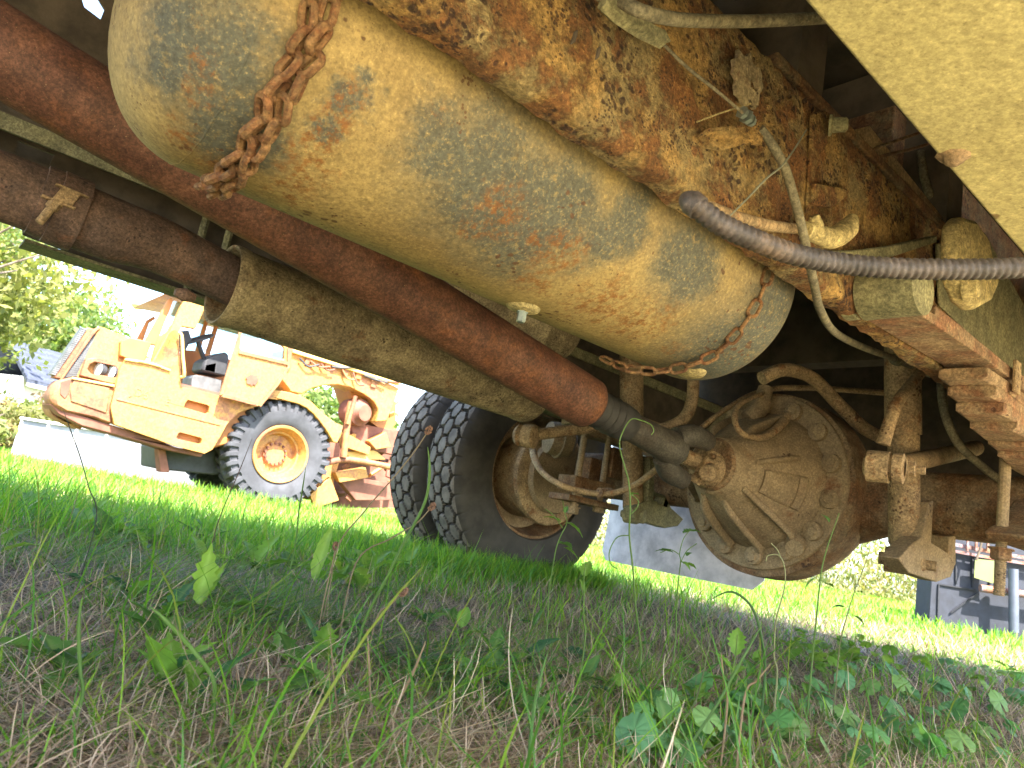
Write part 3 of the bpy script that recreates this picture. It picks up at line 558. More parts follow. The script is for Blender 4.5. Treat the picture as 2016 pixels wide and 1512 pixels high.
# rear axle wheels, far side
def tread_field(y, w, R0):
    # staggered six-sided blocks: distance between the two nearest block centres
    cw, ch = .056, .088; n = round(2*pi*R0/ch); ch = 2*pi*R0/n; best = np.full(y.shape, 9.); sec = best.copy()
    for ci in range(-3, 4):
        off = ch/2 if ci % 2 else 0.0
        yy = (y-off+ch/2) % ch-ch/2; 
        for dy in (-ch, 0, ch):
            d = np.hypot((w-ci*cw)*1.12, (yy+dy)*.78); new = d < best
            sec = np.where(new, best, np.minimum(sec, d)); best = np.where(new, d, best)
    return sec-best
def tyre(name, par, R0, RI, WD, mode, NT_=640, off=0):
    if mode == 'truck':
        tw = np.linspace(-.104, .104, 41)
        prof = [(-.095, RI), (-.118, RI+.012), (-.132, RI+.07), (-.134, RI+.11), (-.128, RI+.15), (-.119, R0-.045)]+[(x, None) for x in tw]+[(.119, R0-.045), (.128, RI+.15), (.134, RI+.11), (.132, RI+.07), (.118, RI+.012), (.095, RI)]
    th_ = np.linspace(0, 2*pi, NT_, endpoint=False); V = []
    for wv, rv in prof:
        if rv is None:
            cr = R0-.010*(wv/.104)**2-.007*(abs(wv)/.104)**8; g = tread_field(th_*R0, np.full(NT_, wv), R0); d = np.clip((g-.006)/.005, 0, 1)
            rr_ = cr-.023*(1-d)*(1 if abs(wv) < .1035 else .0)-.0012*(np.sin(th_*R0*700)*np.sin(wv*600) > .6)
            if abs(wv) > .098: rr_ = cr-.012*(1-np.clip((g-.002)/.005, 0, 1))
        else: rr_ = np.full(NT_, rv)+ (.0015*np.sign(np.sin(th_*0)) if 0 else 0)
        V.append(np.stack([rr_*np.cos(th_), np.full(NT_, wv*WD), rr_*np.sin(th_)], 1))
    V = np.concatenate(V); m = len(prof); i = np.arange(m-1)[:, None]*NT_; k = np.arange(NT_)[None, :]; k2 = (k+1) % NT_
    Fc = np.stack([(i+k).ravel(), (i+k2).ravel(), (i+NT_+k2).ravel(), (i+NT_+k).ravel()], 1)
    return V, Fc
WH = W(2.39, 2.57, .50)
def place_wheel(c, ry):
    root = bpy.data.objects.new('wheel', None); COL.objects.link(root); root.parent = P; root.location = W(2.39, c, .50)-origin(P)
    root.rotation_euler = (0, 0, atan2(VV.y, VV.x)-pi/2); return root
V, Fc = tyre('t', None, .52, .290, 1.0, 'truck')
w1 = place_wheel(2.57+.135, 0); t1 = npmesh('tyre', V, Fc, M_tyre, parent=w1, smooth=True); t1.data.set_sharp_from_angle(angle=radians(40)); t1.data.materials.append(M_tread)
_fr = np.hypot(V[Fc, 0], V[Fc, 2]).min(1)
t1.data.polygons.foreach_set('material_index', (_fr > .52-.0215).astype(np.int32))
def rim(par):
    m = MB(); o = Vector((0, 0, 0)); Y = Vector((0, 1, 0))
    m.lathe(o, Y, [(-.102, .302), (-.106, .300), (-.104, .284), (-.095, .280), (-.07, .272), (-.03, .258), (.04, .255), (.08, .262), (.10, .284), (.10, .302), (.094, .302), (.092, .286), (.07, .27), (.04, .262), (-.03, .265), (-.09, .286), (-.096, .300)], 72, cap=False)
    g = MB(); g.v = m.v; g.f = m.f; me = g.build('rim', M_banjo, None, smooth=40); me.parent = par; return me
rim1 = rim(w1)
w2 = place_wheel(2.57+.135+.325, 0); w2.rotation_euler.z = w1.rotation_euler.z
t2 = t1.copy(); COL.objects.link(t2); t2.parent = w2; t2.rotation_euler = (0, .05, 0); r2 = rim1.copy(); COL.objects.link(r2); r2.parent = w2
m = MB(); m.lathe(W(2.39, 0, .50), VV, [(2.50, .06), (2.50, .205), (2.508, .222), (2.53, .226), (2.535, .214), (2.56, .210), (2.60, .205), (2.72, .20), (2.74, .19), (2.76, .06)], 72); m.build('brake_drum', M_dust2, P, smooth=35)
m = MB(); m.lathe(W(2.39, 0, .50), VV, [(2.47, .05), (2.47, .16), (2.495, .17), (2.51, .07)], 40); m.build('backing_plate', M_dust, P, smooth=35)
m = MB(); m.lathe(W(2.39, 0, .50), VV, [(2.72, .30-.042), (2.725, .06), (2.74, .06), (2.745, .26)], 48); m.build('wheel_disc', M_dust, P)
# brake gear on the far side: chamber, rods, spring pack
q = T(1100, 865, 2.35); m = MB(); m.lathe(q, (UU*.8-VV*.3).normalized(), [(-.06, .04), (-.05, .07), (-.005, .076), (-.004, .085), (.006, .085), (.007, .076), (.05, .07), (.07, .045)], 28); m.build('brake_chamber', M_dust, P, smooth=35)
for px in (1140, 1190):
    p_ = T(px, 925, 2.12); m = MB(); m.tube([p_+ZZ*.16, p_-ZZ*.18], .0135, 12); ub = m.build('u_bolt', M_dust, P)
    m = MB(); m.hexbolt(p_-ZZ*.15, -ZZ, .024, .03); m.build('nut', M_dust, ub, smooth=20)
m = MB()
q = T(1165, 850, 2.2); s_, c_, z_ = SCZ(q)
for k in range(6): m.box(W(s_-.35+.045*k, 2.14, z_+.10-.026*k), UU*(1.0-.07*k), VV*.08, ZZ*.023)
m.build('far_leaf_spring', M_dust, P, bevel=.002)
m = MB(); m.box(T(1120, 985, 2.08), UU*.30, VV*.12, ZZ*.025); m.box(T(1130, 965, 2.08), UU*.24, VV*.10, ZZ*.06); m.box(T(1165, 900, 2.2), UU*.09, VV*.05, ZZ*-.1); m.box(T(1210, 880, 2.1), UU*.09, VV*.05, ZZ*-.13); m.build('axle_seat', M_banjo, P, bevel=.004)
m = MB(); hp = [(1050, 870, 2.3), (1052, 900, 2.2), (1068, 930, 2.1), (1105, 955, 2.0), (1150, 968, 1.95), (1195, 972, 1.88), (1240, 960, 1.8), (1285, 930, 1.7), (1330, 890, 1.6)]
m.tube([T(*q) for q in hp], [.018, .015]+[.0115]*7, 12, smooth=7); bh = m.build('brake_hose', M_dust2, P)
for k in range(4):
    q = T(1180+k*7, 970, 1.90); m = MB(); m.lathe(q, UU, [(-.004, .012), (-.002, .019), (.003, .019), (.005, .012)], 14); m.build('hose_collar', M_banjo, bh)
# mud flaps behind the far wheels
m = MB(); nn = 14; rings = []; cN = 16
def fl(c, z): return 3.20+.05*sin(z*4)+.03*((c-2.4)/.5)**2
for i in range(nn+1):
    z = .15+.72*i/nn; ins = .05*(1-sqrt(max(0, 1-(1-min(1, (z-.15)/.05))**2))) if z < .2 else 0
    cs2 = [1.90+ins+(1.03-2*ins)*k/cN for k in range(cN+1)]
    rings.append([W(fl(c, z), c, z) for c in cs2]+[W(fl(c, z)+.008, c, z) for c in reversed(cs2)])
m.rings(rings); m.build('mud_flap', M_flap, P, smooth=60)

# ---------------------------------------------------------------- ground
def sstep(x, a, b):
    t = np.clip((x-a)/(b-a), 0, 1); return t*t*(3-2*t)
def gz(x, y):
    x = np.asarray(x, float); y = np.asarray(y, float)
    s = x*UU.x+y*UU.y; c = x*VV.x+y*VV.y
    z = .012*np.sin(x*2.1+.5)*np.cos(y*1.7)+.006*np.sin(x*5.3)*np.sin(y*4.7+1)
    z = z-.09*sstep(c, 5, 9)*(1-sstep(s, 6, 12)) + .05*sstep(s, 4.5, 7)
    return z
R_ = np.concatenate([np.linspace(0, 6, 110), np.geomspace(6.2, 900, 60)]); A_ = np.linspace(0, 2*pi, 180, endpoint=False)
RR, AA = np.meshgrid(R_[1:], A_, indexing='ij'); X = RR*np.sin(AA); Y = RR*np.cos(AA)
V = np.stack([X, Y, gz(X, Y)], -1).reshape(-1, 3); V = np.concatenate([[[0, 0, float(gz(0, 0))]], V]); nR = len(R_)-1; nA = 180
i, k = np.meshgrid(np.arange(nR-1), np.arange(nA), indexing='ij'); a = 1+i*nA+k; b_ = 1+i*nA+(k+1) % nA
Fq = np.stack([a, b_, b_+nA, a+nA], -1).reshape(-1, 4)
m = NT('soil_and_turf'); n1 = m.noise(3, 6, .7); n2 = m.noise(40, 6, .7)
c = m.mix(m.step(n2, .35, .65), (.035, .024, .015), (.11, .075, .045)); c = m.mix(m.step(n1, .4, .62), c, (.075, .085, .025))
dist = m.n('VectorMath', {0: m.pos()}, operation='LENGTH').outputs['Value']
far = m.mix(m.step(m.noise(2.0, 8, .75, off=4), .35, .65), (.11, .15, .035), (.19, .20, .06))
c = m.mix(m.step(dist, 5, 14), c, far)
cc_ = m.n('VectorMath', {0: m.pos(), 1: tuple(VV)}, operation='DOT_PRODUCT').outputs['Value']
c = m.mix(m.step(m.math('ADD', cc_, m.math('MULTIPLY', n1, .3)), .28, .05), c, m.mix(m.step(n2, .3, .7), (.42, .35, .19), (.58, .50, .30)))  # unseen pale ground beside the camera, added to bounce light under the truck
M_soil = m.princ(c, .95, m.bump(n2, .8, .02))
gr = npmesh('ground', V, Fq, M_soil); tag(gr, kind='structure')
me = gr.data; bm = bmesh.new(); bm.from_mesh(me); bm.verts.ensure_lookup_table()
for k in range(nA): bm.faces.new((bm.verts[0], bm.verts[1+(k+1) % nA], bm.verts[1+k]))
bmesh.ops.recalc_face_normals(bm, faces=bm.faces)
if sum(f.normal.z for f in list(bm.faces)[:50]) < 0: bmesh.ops.reverse_faces(bm, faces=bm.faces)
bm.to_mesh(me); bm.free()

# ---------------------------------------------------------------- yellow earthmover
LC = 9.40
lo = T(540, 893, LC+.28); LB = Vector((lo.x, lo.y, -.085))
earth = thing('earthmover', LB, 'old faded yellow earthmover with open cab door standing on the lawn', 'earthmover'); E_ = earth
M_yel = RUST('faded_yellow', (.50, .25, .055), (.40, .195, .05), (.28, .105, .06), (.22, .08, .035), patch=.5, ps=1.3, rustt=.56, rw=.05, rs=2.2, spots=.2, sps=14, st=.2, dist=.004, rough=.6)
M_yelr = RUST('rusty_yellow', (.33, .155, .055), (.25, .10, .045), (.18, .06, .035), (.16, .06, .03), patch=.5, ps=2, rustt=.5, rw=.06, rs=4, spots=.3, sps=14, st=.3, dist=.004, rough=.7)
M_orange = PLAIN('orange_paint', (.36, .14, .035), .6, .2, 3)
M_bare = PLAIN('rusty_scrap', (.17, .065, .042), .8, .35, 4, .5)
M_blk = PLAIN('black_parts', (.03, .032, .038), .6, .3, 10)
M_grill = PLAIN('grille_metal', (.10, .105, .11), .5, .3, 10)
M_tan = PLAIN('light_yellow', (.62, .40, .12), .6, .15, 3)
M_ltyre = PLAIN('dusty_tyre', (.045, .047, .056), .85, .3, 5, .3)
def glass(name, col, a=.25):
    m = NT(name); g = m.n('BsdfGlossy', {'Color': (.8, .9, .95), 'Roughness': .05}); t = m.n('BsdfTransparent', {'Color': col})
    x = m.n('MixShader', {0: a, 1: t.outputs[0], 2: g.outputs[0]}); m.t.links.new(x.outputs[0], m.out.inputs[0]); return m.m
M_glass = glass('cab_glass', (.72, .88, .92), .12)
def ov2(pts, c): return [T(px, py, c) for px, py in pts]
def lp(name, pts, c, d, mat, holes=(), bevel=.012, par=None):
    m = MB(); m.prism([ov2(pts, c)]+[ov2(h, c) for h in holes], VV*d); return m.build(name, mat, par or E_, bevel=bevel, smooth=30)
W2 = 1.9
pk1 = [(366, 791), (370, 787), (408, 797), (413, 800), (411, 812), (406, 815), (366, 803), (362, 800)]
pk2 = [(351, 853), (355, 851), (394, 861), (398, 864), (396, 873), (391, 874), (351, 864), (347, 861)]
side = [(238, 722), (249, 708), (298, 716), (312, 690), (333, 655), (345, 648), (352, 655), (354, 700), (357, 762), (395, 770), (434, 780), (505, 800), (470, 812), (447, 835), (432, 862), (418, 885), (403, 893), (375, 886), (345, 878), (300, 862), (225, 835), (218, 800), (228, 762)]
sp_ = lp('side_panel', side, LC, .10, M_yel, (pk1, pk2), .02)
lp('step_recess', [(358, 780), (418, 795), (414, 820), (356, 806)], LC+.099, .05, M_orange, bevel=0)
lp('step_recess', [(342, 846), (402, 860), (400, 880), (340, 866)], LC+.101, .05, M_orange, bevel=0)
lp('panel_bead', [(229, 784), (435, 835), (434, 838), (229, 787)], LC-.012, .014, M_yel, bevel=.003)
lp('panel_ledge', [(248, 705), (300, 713), (336, 727), (336, 731), (298, 718), (246, 709)], LC-.03, .06, M_tan, bevel=.004)
# core of the body
lp('body_core', [(150, 758), (233, 772), (250, 706), (300, 715), (330, 730), (357, 762), (440, 782), (520, 800), (500, 860), (400, 888), (340, 870), (230, 830), (110, 790)], LC+.13, .75, M_orange, bevel=.02)
# raised lettering that is left on the panel
def text(body, p, size, par):
    cu = bpy.data.curves.new('lettering', 'FONT'); cu.body = body; cu.size = size; cu.extrude = .004; cu.align_x = 'CENTER'; cu.align_y = 'CENTER'
    o = bpy.data.objects.new('lettering', cu); COL.objects.link(o); cu.materials.append(M_ink); o.parent = par
    me = bpy.data.meshes.new_from_object(o); bpy.data.objects.remove(o); me.materials.clear(); me.materials.append(M_ink)
    o = bpy.data.objects.new('letter', me); COL.objects.link(o); o.parent = par
    o.location = p-origin(par); o.rotation_euler = (pi/2, 0, atan2(UU.y, UU.x)); return o
M_ink = PLAIN('faded_lettering', (.16, .10, .05), .7, .4, 14)
q0 = T(265, 768, LC-.004); q1 = T(330, 789, LC-.004)
for ch, px, py, sz_ in (('J', 262, 768, .17), ('D', 273, 774, .13), ('6', 287, 778, .14), ('.', 309, 786, .12), ('E', 330, 792, .12)):
    text(ch, T(px, py, LC-.002), sz_, sp_)
# nose: lower front, belly
no = lp('nose', [(98, 778), (107, 757), (118, 748), (145, 742), (230, 760), (226, 800), (225, 838), (180, 822), (120, 808), (100, 795)], LC+.06, .5, M_yelr, bevel=.05)
lp('nose_panel', [(147, 747), (215, 764), (217, 770), (210, 812), (205, 812), (140, 790), (138, 765)], LC+.045, .02, M_yelr, bevel=.006)
lp('nose_strap', [(120, 752), (141, 745), (135, 775), (128, 785), (118, 775)], LC+.05, .02, M_bare, bevel=.004)
lp('nose_rim', [(142, 742), (226, 757), (226, 762), (141, 746)], LC+.03, .05, M_tan, bevel=.004)
lp('belly_plate', [(98, 795), (120, 806), (225, 838), (300, 862), (345, 880), (402, 892), (396, 900), (330, 886), (250, 862), (160, 838), (115, 815)], LC+.10, .6, M_bare, bevel=.02)
lp('front_hitch', [(96, 790), (112, 806), (150, 830), (165, 838), (158, 846), (120, 828), (104, 818), (97, 806)], LC+.4, .5, M_yelr, ([(106, 808), (112, 811), (110, 818), (104, 814)], [(118, 816), (128, 822), (126, 828), (116, 822)]), .01)
# hood with slanting grille
lp('hood', [(150, 744), (158, 725), (180, 680), (197, 643), (207, 646), (252, 665), (250, 700), (246, 710), (233, 762)], LC+.22, .55, M_yel, bevel=.03)
lp('lamp_surround', [(158, 739), (170, 706), (190, 704), (240, 713), (244, 720), (232, 757), (205, 752)], LC+.10, .115, M_yelr, ([(172, 727), (177, 717), (188, 712), (225, 720), (232, 727), (228, 741), (216, 741), (180, 736)],), .01)
lp('hood_cover', [(238, 672), (256, 664), (300, 674), (284, 716), (250, 706), (236, 700)], LC+.12, .15, M_orange, bevel=.012)
for px, py in ((197, 728), (223, 733)):
    q = T(px, py, LC+.17); ax_ = (-UU*.93-VV*.37).normalized(); m = MB(); m.lathe(q+ax_*-.05, ax_, [(0, .03), (.01, .075), (.06, .09), (.075, .09), (.076, .08)], 24); hl = m.build('headlight', M_blk, E_)
    m = MB(); m.lathe(q+ax_*.026, ax_, [(0, .079), (.01, .06), (.014, 0)], 24); m.build('lens', PLAIN('lamp_glass', (.75, .78, .76), .2, .1), hl)
# grille in the slanting front face
ga, gb, gc_, gd = T(128, 748, LC+.27), T(194, 650, LC+.27), VV*.22, None
m = MB(); off = -UU*.02; m.box(ga+off*6, gb-ga, gc_, -off*5); g_ = m.build('grille', M_yelr, E_, bevel=.01)
nS = 26; first = None
for k in range(nS):
    p_ = ga.lerp(gb, (k+1.2)/(nS+2))-UU*.16
    if first is None:
        m = MB(); m.box(p_-VV*.02, UU*.05, VV*.24, ZZ*.018); first = m.build('slat', M_grill, g_)
        f0 = p_
    else:
        o = first.copy(); COL.objects.link(o); o.parent = g_; o.location = p_-f0
# side face of the grille shows as a strip of louvres
m = MB(); 
gs = lp('grille_side', [(120, 747), (192, 652), (197, 646), (193, 664), (160, 735), (156, 744)], LC+.24, .03, M_grill, bevel=.004)
lp('grille_frame', [(117, 750), (180, 654), (190, 645), (198, 643), (198, 647), (190, 652), (184, 660), (122, 749)], LC+.20, .06, M_yelr, bevel=.006)
for k in range(22):
    t = (k+.5)/22; x0 = 124+(192-124)*t; y0 = 744-(744-660)*t; x1 = 157+(195-157)*t; y1 = 741-(741-652)*t
    m = MB(); a_, b2 = T(x0, y0, LC+.225), T(x1, y1, LC+.225); m.box(a_, b2-a_, VV*.02, ZZ*.014); m.build('louvre', M_grill, gs)
# cab: pillars, panels, windows, door
lp('windscreen_post', [(284, 676), (333, 588), (342, 590), (312, 668), (306, 680)], LC+.14, .08, M_orange, bevel=.008)
lp('cab_side_panel', [(296, 716), (306, 680), (315, 662), (330, 652), (336, 640), (346, 648), (338, 680), (330, 728)], LC+.11, .06, M_orange, bevel=.006)
lp('front_post', [(333, 655), (362, 590), (372, 575), (412, 585), (405, 604), (385, 648), (358, 643), (352, 658), (356, 735), (300, 718)], LC+.0, .08, M_yel, bevel=.01)
lp('windscreen', [(306, 668), (338, 592), (362, 596), (334, 648), (326, 655)], LC+.16, .01, M_glass, bevel=0)
lp('far_windscreen_post', [(270, 668), (290, 630), (304, 622), (306, 628), (294, 636), (282, 672)], LC+1.3, .07, M_orange, bevel=.006)
lp('far_side_glass', [(274, 668), (292, 634), (300, 630), (290, 672)], LC+1.35, .01, M_glass, bevel=0)
lp('roof', [(330, 575), (372, 570), (600, 640), (596, 650), (400, 590)], LC-.05, W2-.2, M_yel, bevel=.02)
for pts in ([(386, 690), (408, 618), (414, 620), (394, 694)], [(406, 694), (430, 622), (436, 624), (414, 698)]):
    lp('window_post', pts, LC+1.2, .07, M_orange, bevel=.006)
lp('far_window', [(370, 690), (398, 610), (408, 614), (388, 692)], LC+1.26, .01, M_glass, bevel=0)
lp('far_window', [(416, 698), (434, 630), (480, 645), (468, 700)], LC+1.26, .01, M_glass, bevel=0)
lp('cab_back_wall', [(356, 688), (380, 690), (432, 702), (470, 712), (460, 790), (356, 762)], LC+1.1, .05, M_orange, bevel=0)
lp('cab_floor', [(357, 755), (434, 774), (434, 782), (357, 764)], LC+.08, 1.1, M_bare, bevel=0)
lp('dashboard', [(350, 652), (372, 650), (378, 668), (366, 690), (352, 684)], LC+.5, .5, M_blk, bevel=.01)
q = T(388, 668, LC+.62); m = MB(); ax_ = (-UU*.55+ZZ*.8+VV*-.1).normalized(); a_ = ax_.orthogonal().normalized(); b2 = ax_.cross(a_)
pts = ringcirc(q, a_, b2, .20, 28); m.tube(pts+[pts[0]], .016, 8, cap=False); m.tube([q-a_*.2, q+a_*.2], .012, 6); m.tube([q, q-ax_*.45], .03, 10); m.build('steering_wheel', M_blk, E_)
lp('seat', [(398, 726), (402, 710), (420, 700), (445, 692), (452, 700), (446, 742), (420, 736), (400, 732)], LC+.4, .45, M_blk, bevel=.04)
lp('seat_base', [(378, 744), (384, 738), (410, 742), (436, 748), (434, 776), (376, 762)], LC+.45, .4, M_grill, bevel=.02)
m = MB(); m.tube([T(352, 655, LC-.06), T(358, 662, LC-.09), T(360, 700, LC-.09), T(363, 738, LC-.09), T(356, 742, LC-.04)], .018, 8, smooth=4); m.build('hand_rail', M_tan, E_)
dr = lp('door', [(433, 778), (474, 648), (480, 636), (572, 668), (569, 690), (568, 720), (540, 765), (510, 799), (506, 798)], LC-.16, .05, M_yel, ([(476, 656), (480, 654), (556, 681), (560, 686), (560, 706), (557, 709), (476, 689), (473, 685)],), .008)
lp('door_glass', [(474, 652), (562, 682), (562, 711), (472, 690)], LC-.13, .006, M_glass, bevel=0, par=dr)
for pts in ([(432, 779), (472, 650), (477, 651), (441, 776)], [(441, 775), (510, 793), (508, 800), (436, 781)], [(508, 798), (540, 760), (568, 720), (572, 722), (546, 762), (514, 801)], [(472, 690), (567, 712), (567, 719), (470, 696)], [(566, 690), (573, 668), (576, 669), (573, 722), (566, 720)]):
    lp('door_frame', pts, LC-.185, .025, M_yelr, bevel=.004, par=dr)
scab(dr, 497, 747, LC-.175, .075, M_bare, 'rust_patch', 7, .006, False, 1.2)
# wheel arch
def arc(pts): return pts
lp('wheel_arch', [(505, 772), (524, 768), (550, 769), (569, 772), (592, 779), (612, 790), (638, 815), (660, 832), (676, 838), (672, 856), (664, 872), (656, 870), (645, 850), (632, 832), (618, 815), (604, 803), (588, 795), (560, 788), (530, 785), (505, 800), (490, 800)], LC-.02, .62, M_yel, bevel=.012)
# wheel
def lug_tyre(R0, RI, wd, n=34, NT_=680):
    th_ = np.linspace(0, 2*pi, NT_, endpoint=False); ws = [(-.78, RI), (-.90, RI+.03), (-.99, RI+.14), (-1.0, RI+.21)] + [(-.99+.0, R0-.15), (-.985, R0-.10), (-.965, R0-.055), (-.93, R0-.025), (-.88, R0-.012)] + [(x, R0-.006*(x/.8)**2) for x in np.linspace(-.84, .84, 21)] + [(.88, R0-.012), (.93, R0-.025), (.965, R0-.055), (.985, R0-.10), (.99, R0-.15), (1.0, RI+.21), (.99, RI+.14), (.90, RI+.03), (.78, RI)]
    V = []
    for x, r in ws:
        ph = (th_*n/(2*pi)+(.5 if x > 0 else 0)+abs(x)*.55) % 1; lug = np.clip((np.abs(ph-.5)*-1+.27)/.05, 0, 1)
        dep = 0 if r < R0-.14 else (.045 if abs(x) > .12 else 0); dep = dep*min(1, (r-(R0-.15))/.05+.001) if dep else 0
        rr_ = r-dep*(1-lug); V.append(np.stack([rr_*np.cos(th_), np.full(NT_, x*wd/2*1.0)+(0 if abs(x) < .9 else -np.sign(x)*.022*(1-lug)*(1 if r > R0-.14 else 0)), rr_*np.sin(th_)], 1))
    V = np.concatenate(V); m_ = len(ws); i = np.arange(m_-1)[:, None]*NT_; k = np.arange(NT_)[None, :]; k2 = (k+1) % NT_
    return V, np.stack([(i+k).ravel(), (i+k2).ravel(), (i+NT_+k2).ravel(), (i+NT_+k).ravel()], 1)
WC = T(540, 893, LC+.26); wr = 0.725
def loader_wheel(wc):
    root = bpy.data.objects.new('wheel', None); COL.objects.link(root); root.parent = E_; root.location = wc-origin(E_); root.rotation_euler = (0, 0, atan2(VV.y, VV.x)-pi/2)
    V, Fc = lug_tyre(wr, .375, .50); t_ = npmesh('tyre', V, Fc, M_ltyre, parent=root); t_.data.set_sharp_from_angle(angle=radians(35))
    m = MB(); Y = Vector((0, 1, 0)); m.lathe((0, 0, 0), Y, [(-.20, .37), (-.225, .385), (-.24, .375), (-.235, .35), (-.20, .335), (-.16, .315), (-.10, .30), (-.095, .275), (-.02, .265), (.0, .25), (.0, .17), (-.03, .16), (-.035, .03), (-.03, 0)], 64, cap=False); rm_ = m.build('rim', M_yel, None, smooth=40); rm_.parent = root
    for k in range(14):
        a = 2*pi*k/14; m = MB(); m.hexbolt(Vector((cos(a)*.14, -.032, sin(a)*.14)), (0, -1, 0), .018, .03); o = m.build('wheel_nut', M_bare, None); o.parent = rm_
    return root
loader_wheel(WC)
lp('wheel_well', [(455, 800), (520, 775), (600, 800), (650, 860), (640, 900), (600, 960), (470, 960), (430, 900)], LC+.62, .5, M_blk, bevel=0)
# far front wheel and axle in shadow
V2, F2 = lug_tyre(wr, .375, .5); o = npmesh('tyre', V2, F2, M_ltyre, parent=E_); o.location = W(SCZ(WC)[0], LC+W2-.2, .63)-origin(E_); o.rotation_euler = (0, 0, atan2(VV.y, VV.x)-pi/2)
lp('undercarriage', [(318, 880), (402, 892), (430, 880), (640, 900), (640, 925), (420, 935), (318, 925)], LC+.5, 1.0, M_blk, bevel=.02)
lp('skid_foot', [(312, 884), (326, 886), (334, 930), (316, 930)], LC+.3, .2, M_bare, bevel=.01)
# arched gooseneck and bowl behind
cA = LC+.35
lp('gooseneck', [(560, 690), (575, 690), (640, 708), (700, 728), (760, 752), (786, 764), (778, 790), (762, 828), (740, 830), (745, 806), (736, 790), (716, 775), (692, 763), (668, 757), (640, 758), (615, 764), (596, 775), (572, 770), (556, 748)], cA, .45, M_yel, bevel=.03)
lp('gooseneck_skirt', [(686, 762), (716, 772), (740, 790), (748, 808), (762, 800), (780, 790), (779, 835), (764, 850), (745, 842), (724, 826), (700, 800)], cA+.25, .5, M_orange, bevel=.03)
lp('top_rail', [(575, 686), (790, 752), (790, 760), (574, 694)], cA-.06, .1, M_tan, bevel=.01)
R = random.Random(11)
for k in range(9):
    x = 590+k*21; y = 705+k*5.6; m = MB(); q = T(x, y, cA-.05); q2 = T(x+R.uniform(20, 60), y+R.uniform(-4, 26), cA-.08)
    m.tube([q, (q+q2)/2-ZZ*R.uniform(0, .08), q2], .014, 8, smooth=4); m.build('hydraulic_hose', (M_blk, M_yelr, M_bare)[k % 3], E_)
for k, (x, y) in enumerate(((600, 716), (640, 722), (674, 738), (700, 745), (730, 762))):
    m = MB(); q = T(x, y, cA-.03); m.box(q, UU*.09, VV*.06, ZZ*R.uniform(.06, .16)); m.build('valve_block', M_orange if k % 2 else M_yelr, E_, bevel=.008)
m = MB(); q = T(702, 812, cA+.2); m.lathe(q, (UU*.2-VV).normalized(), [(-.2, .19), (0, .20), (.1, .2), (.12, .16), (.2, .12)], 30); m.build('pivot_housing', M_bare, E_)
m = MB(); m.tube([T(690, 790, cA-.1), T(683, 840, cA-.1), T(676, 900, cA-.1)], [.04, .05, .05], 12); m.tube([T(684, 835, cA-.16), T(700, 780, cA-.16)], .03, 10); m.build('hydraulic_ram', M_yelr, E_)
m = MB(); m.tube([T(640, 912, cA-.05), T(690, 905, cA-.05), T(780, 922, cA-.05)], .045, 12, smooth=4); m.build('draw_bar', M_yelr, E_)
for pts, mt in (([(682, 852), (730, 880), (728, 896), (680, 880)], M_yel), ([(726, 868), (760, 850), (770, 880), (740, 885)], M_yel), ([(680, 890), (740, 886), (760, 905), (690, 905)], M_tan), ([(640, 905), (670, 900), (655, 960), (608, 985), (612, 965)], M_yel), ([(660, 930), (720, 920), (726, 940), (668, 950)], M_yel), ([(610, 975), (650, 938), (668, 985), (620, 1000)], M_yel), ([(632, 860), (668, 872), (676, 905), (640, 900)], M_bare), ([(660, 935), (770, 950), (800, 985), (700, 985)], M_bare), ([(690, 830), (790, 850), (800, 900), (700, 880)], M_bare)):
    lp('bowl_plate', pts, cA+R.uniform(0, .25), R.uniform(.05, .3), mt, bevel=.01)
for k in range(40):
    x = R.uniform(640, 770); y = R.uniform(828, 980); q = T(x, y, cA+R.uniform(.2, .9)); m = MB()
    a_ = Vector((R.uniform(-1, 1), R.uniform(-1, 1), R.uniform(-1, 1))).normalized(); b2 = a_.orthogonal().normalized()
    m.box(q, a_*R.uniform(.12, .35), b2*R.uniform(.05, .14), a_.cross(b2)*.04); m.build('scraper_blade', (M_bare, M_bare, M_yelr, M_yel)[k % 4], E_, bevel=.006)
lp('bowl_side', [(690, 825), (800, 850), (830, 1000), (640, 1000), (660, 900)], cA+1.0, .1, M_bare, bevel=0)

# ---------------------------------------------------------------- house, white tank, right hand machine
hb = D(4, 760, 30); house = thing('house', Vector((hb.x, hb.y, 0)), 'distant house with a blue grey shingle roof and white vent pipe', 'house')
ra, rb, rc, rd = D(12, 672, 31), D(175, 704, 34), D(160, 768, 33), D(-6, 736, 29.6)
ra = Vector((ra.x, ra.y, 4.0)); h = ra
hx = (Vector((rb.x, rb.y, 0))-Vector((ra.x, ra.y, 0))).normalized(); hy = Vector((hx.y, -hx.x, 0))
if hy.y > 0: hy = -hy
M_roof = PLAIN('roof_shingles', (.045, .055, .085), .9, .3, 9, .5, .02); M_white = PLAIN('white_siding', (.72, .72, .74), .7, .06, 4); 
apex = T(12, 672, SCZ(D(12, 672, 31))[1]); ro = Vector((apex.x, apex.y, apex.z)); drop = 1.65
m = MB(); m.box(ro, hx*14, hy*2.6-ZZ*drop, ZZ*.12); m.box(ro-hy*0.01+hy*-.0, hx*14, -hy*2.6-ZZ*drop, ZZ*.12); rf = m.build('roof', M_roof, house)
n_sh = 0
M_sh2 = PLAIN('roof_shingles_dark', (.036, .044, .07), .9, .3, 9, .5, .02)
for k in range(13):
    m = MB(); m.box(ro+(hy*2.6-ZZ*drop)*(k/13)+ZZ*.125, hx*14, (hy*2.6-ZZ*drop)/13.4, ZZ*.03); m.build('shingle_course', M_roof if k % 2 else M_sh2, rf)
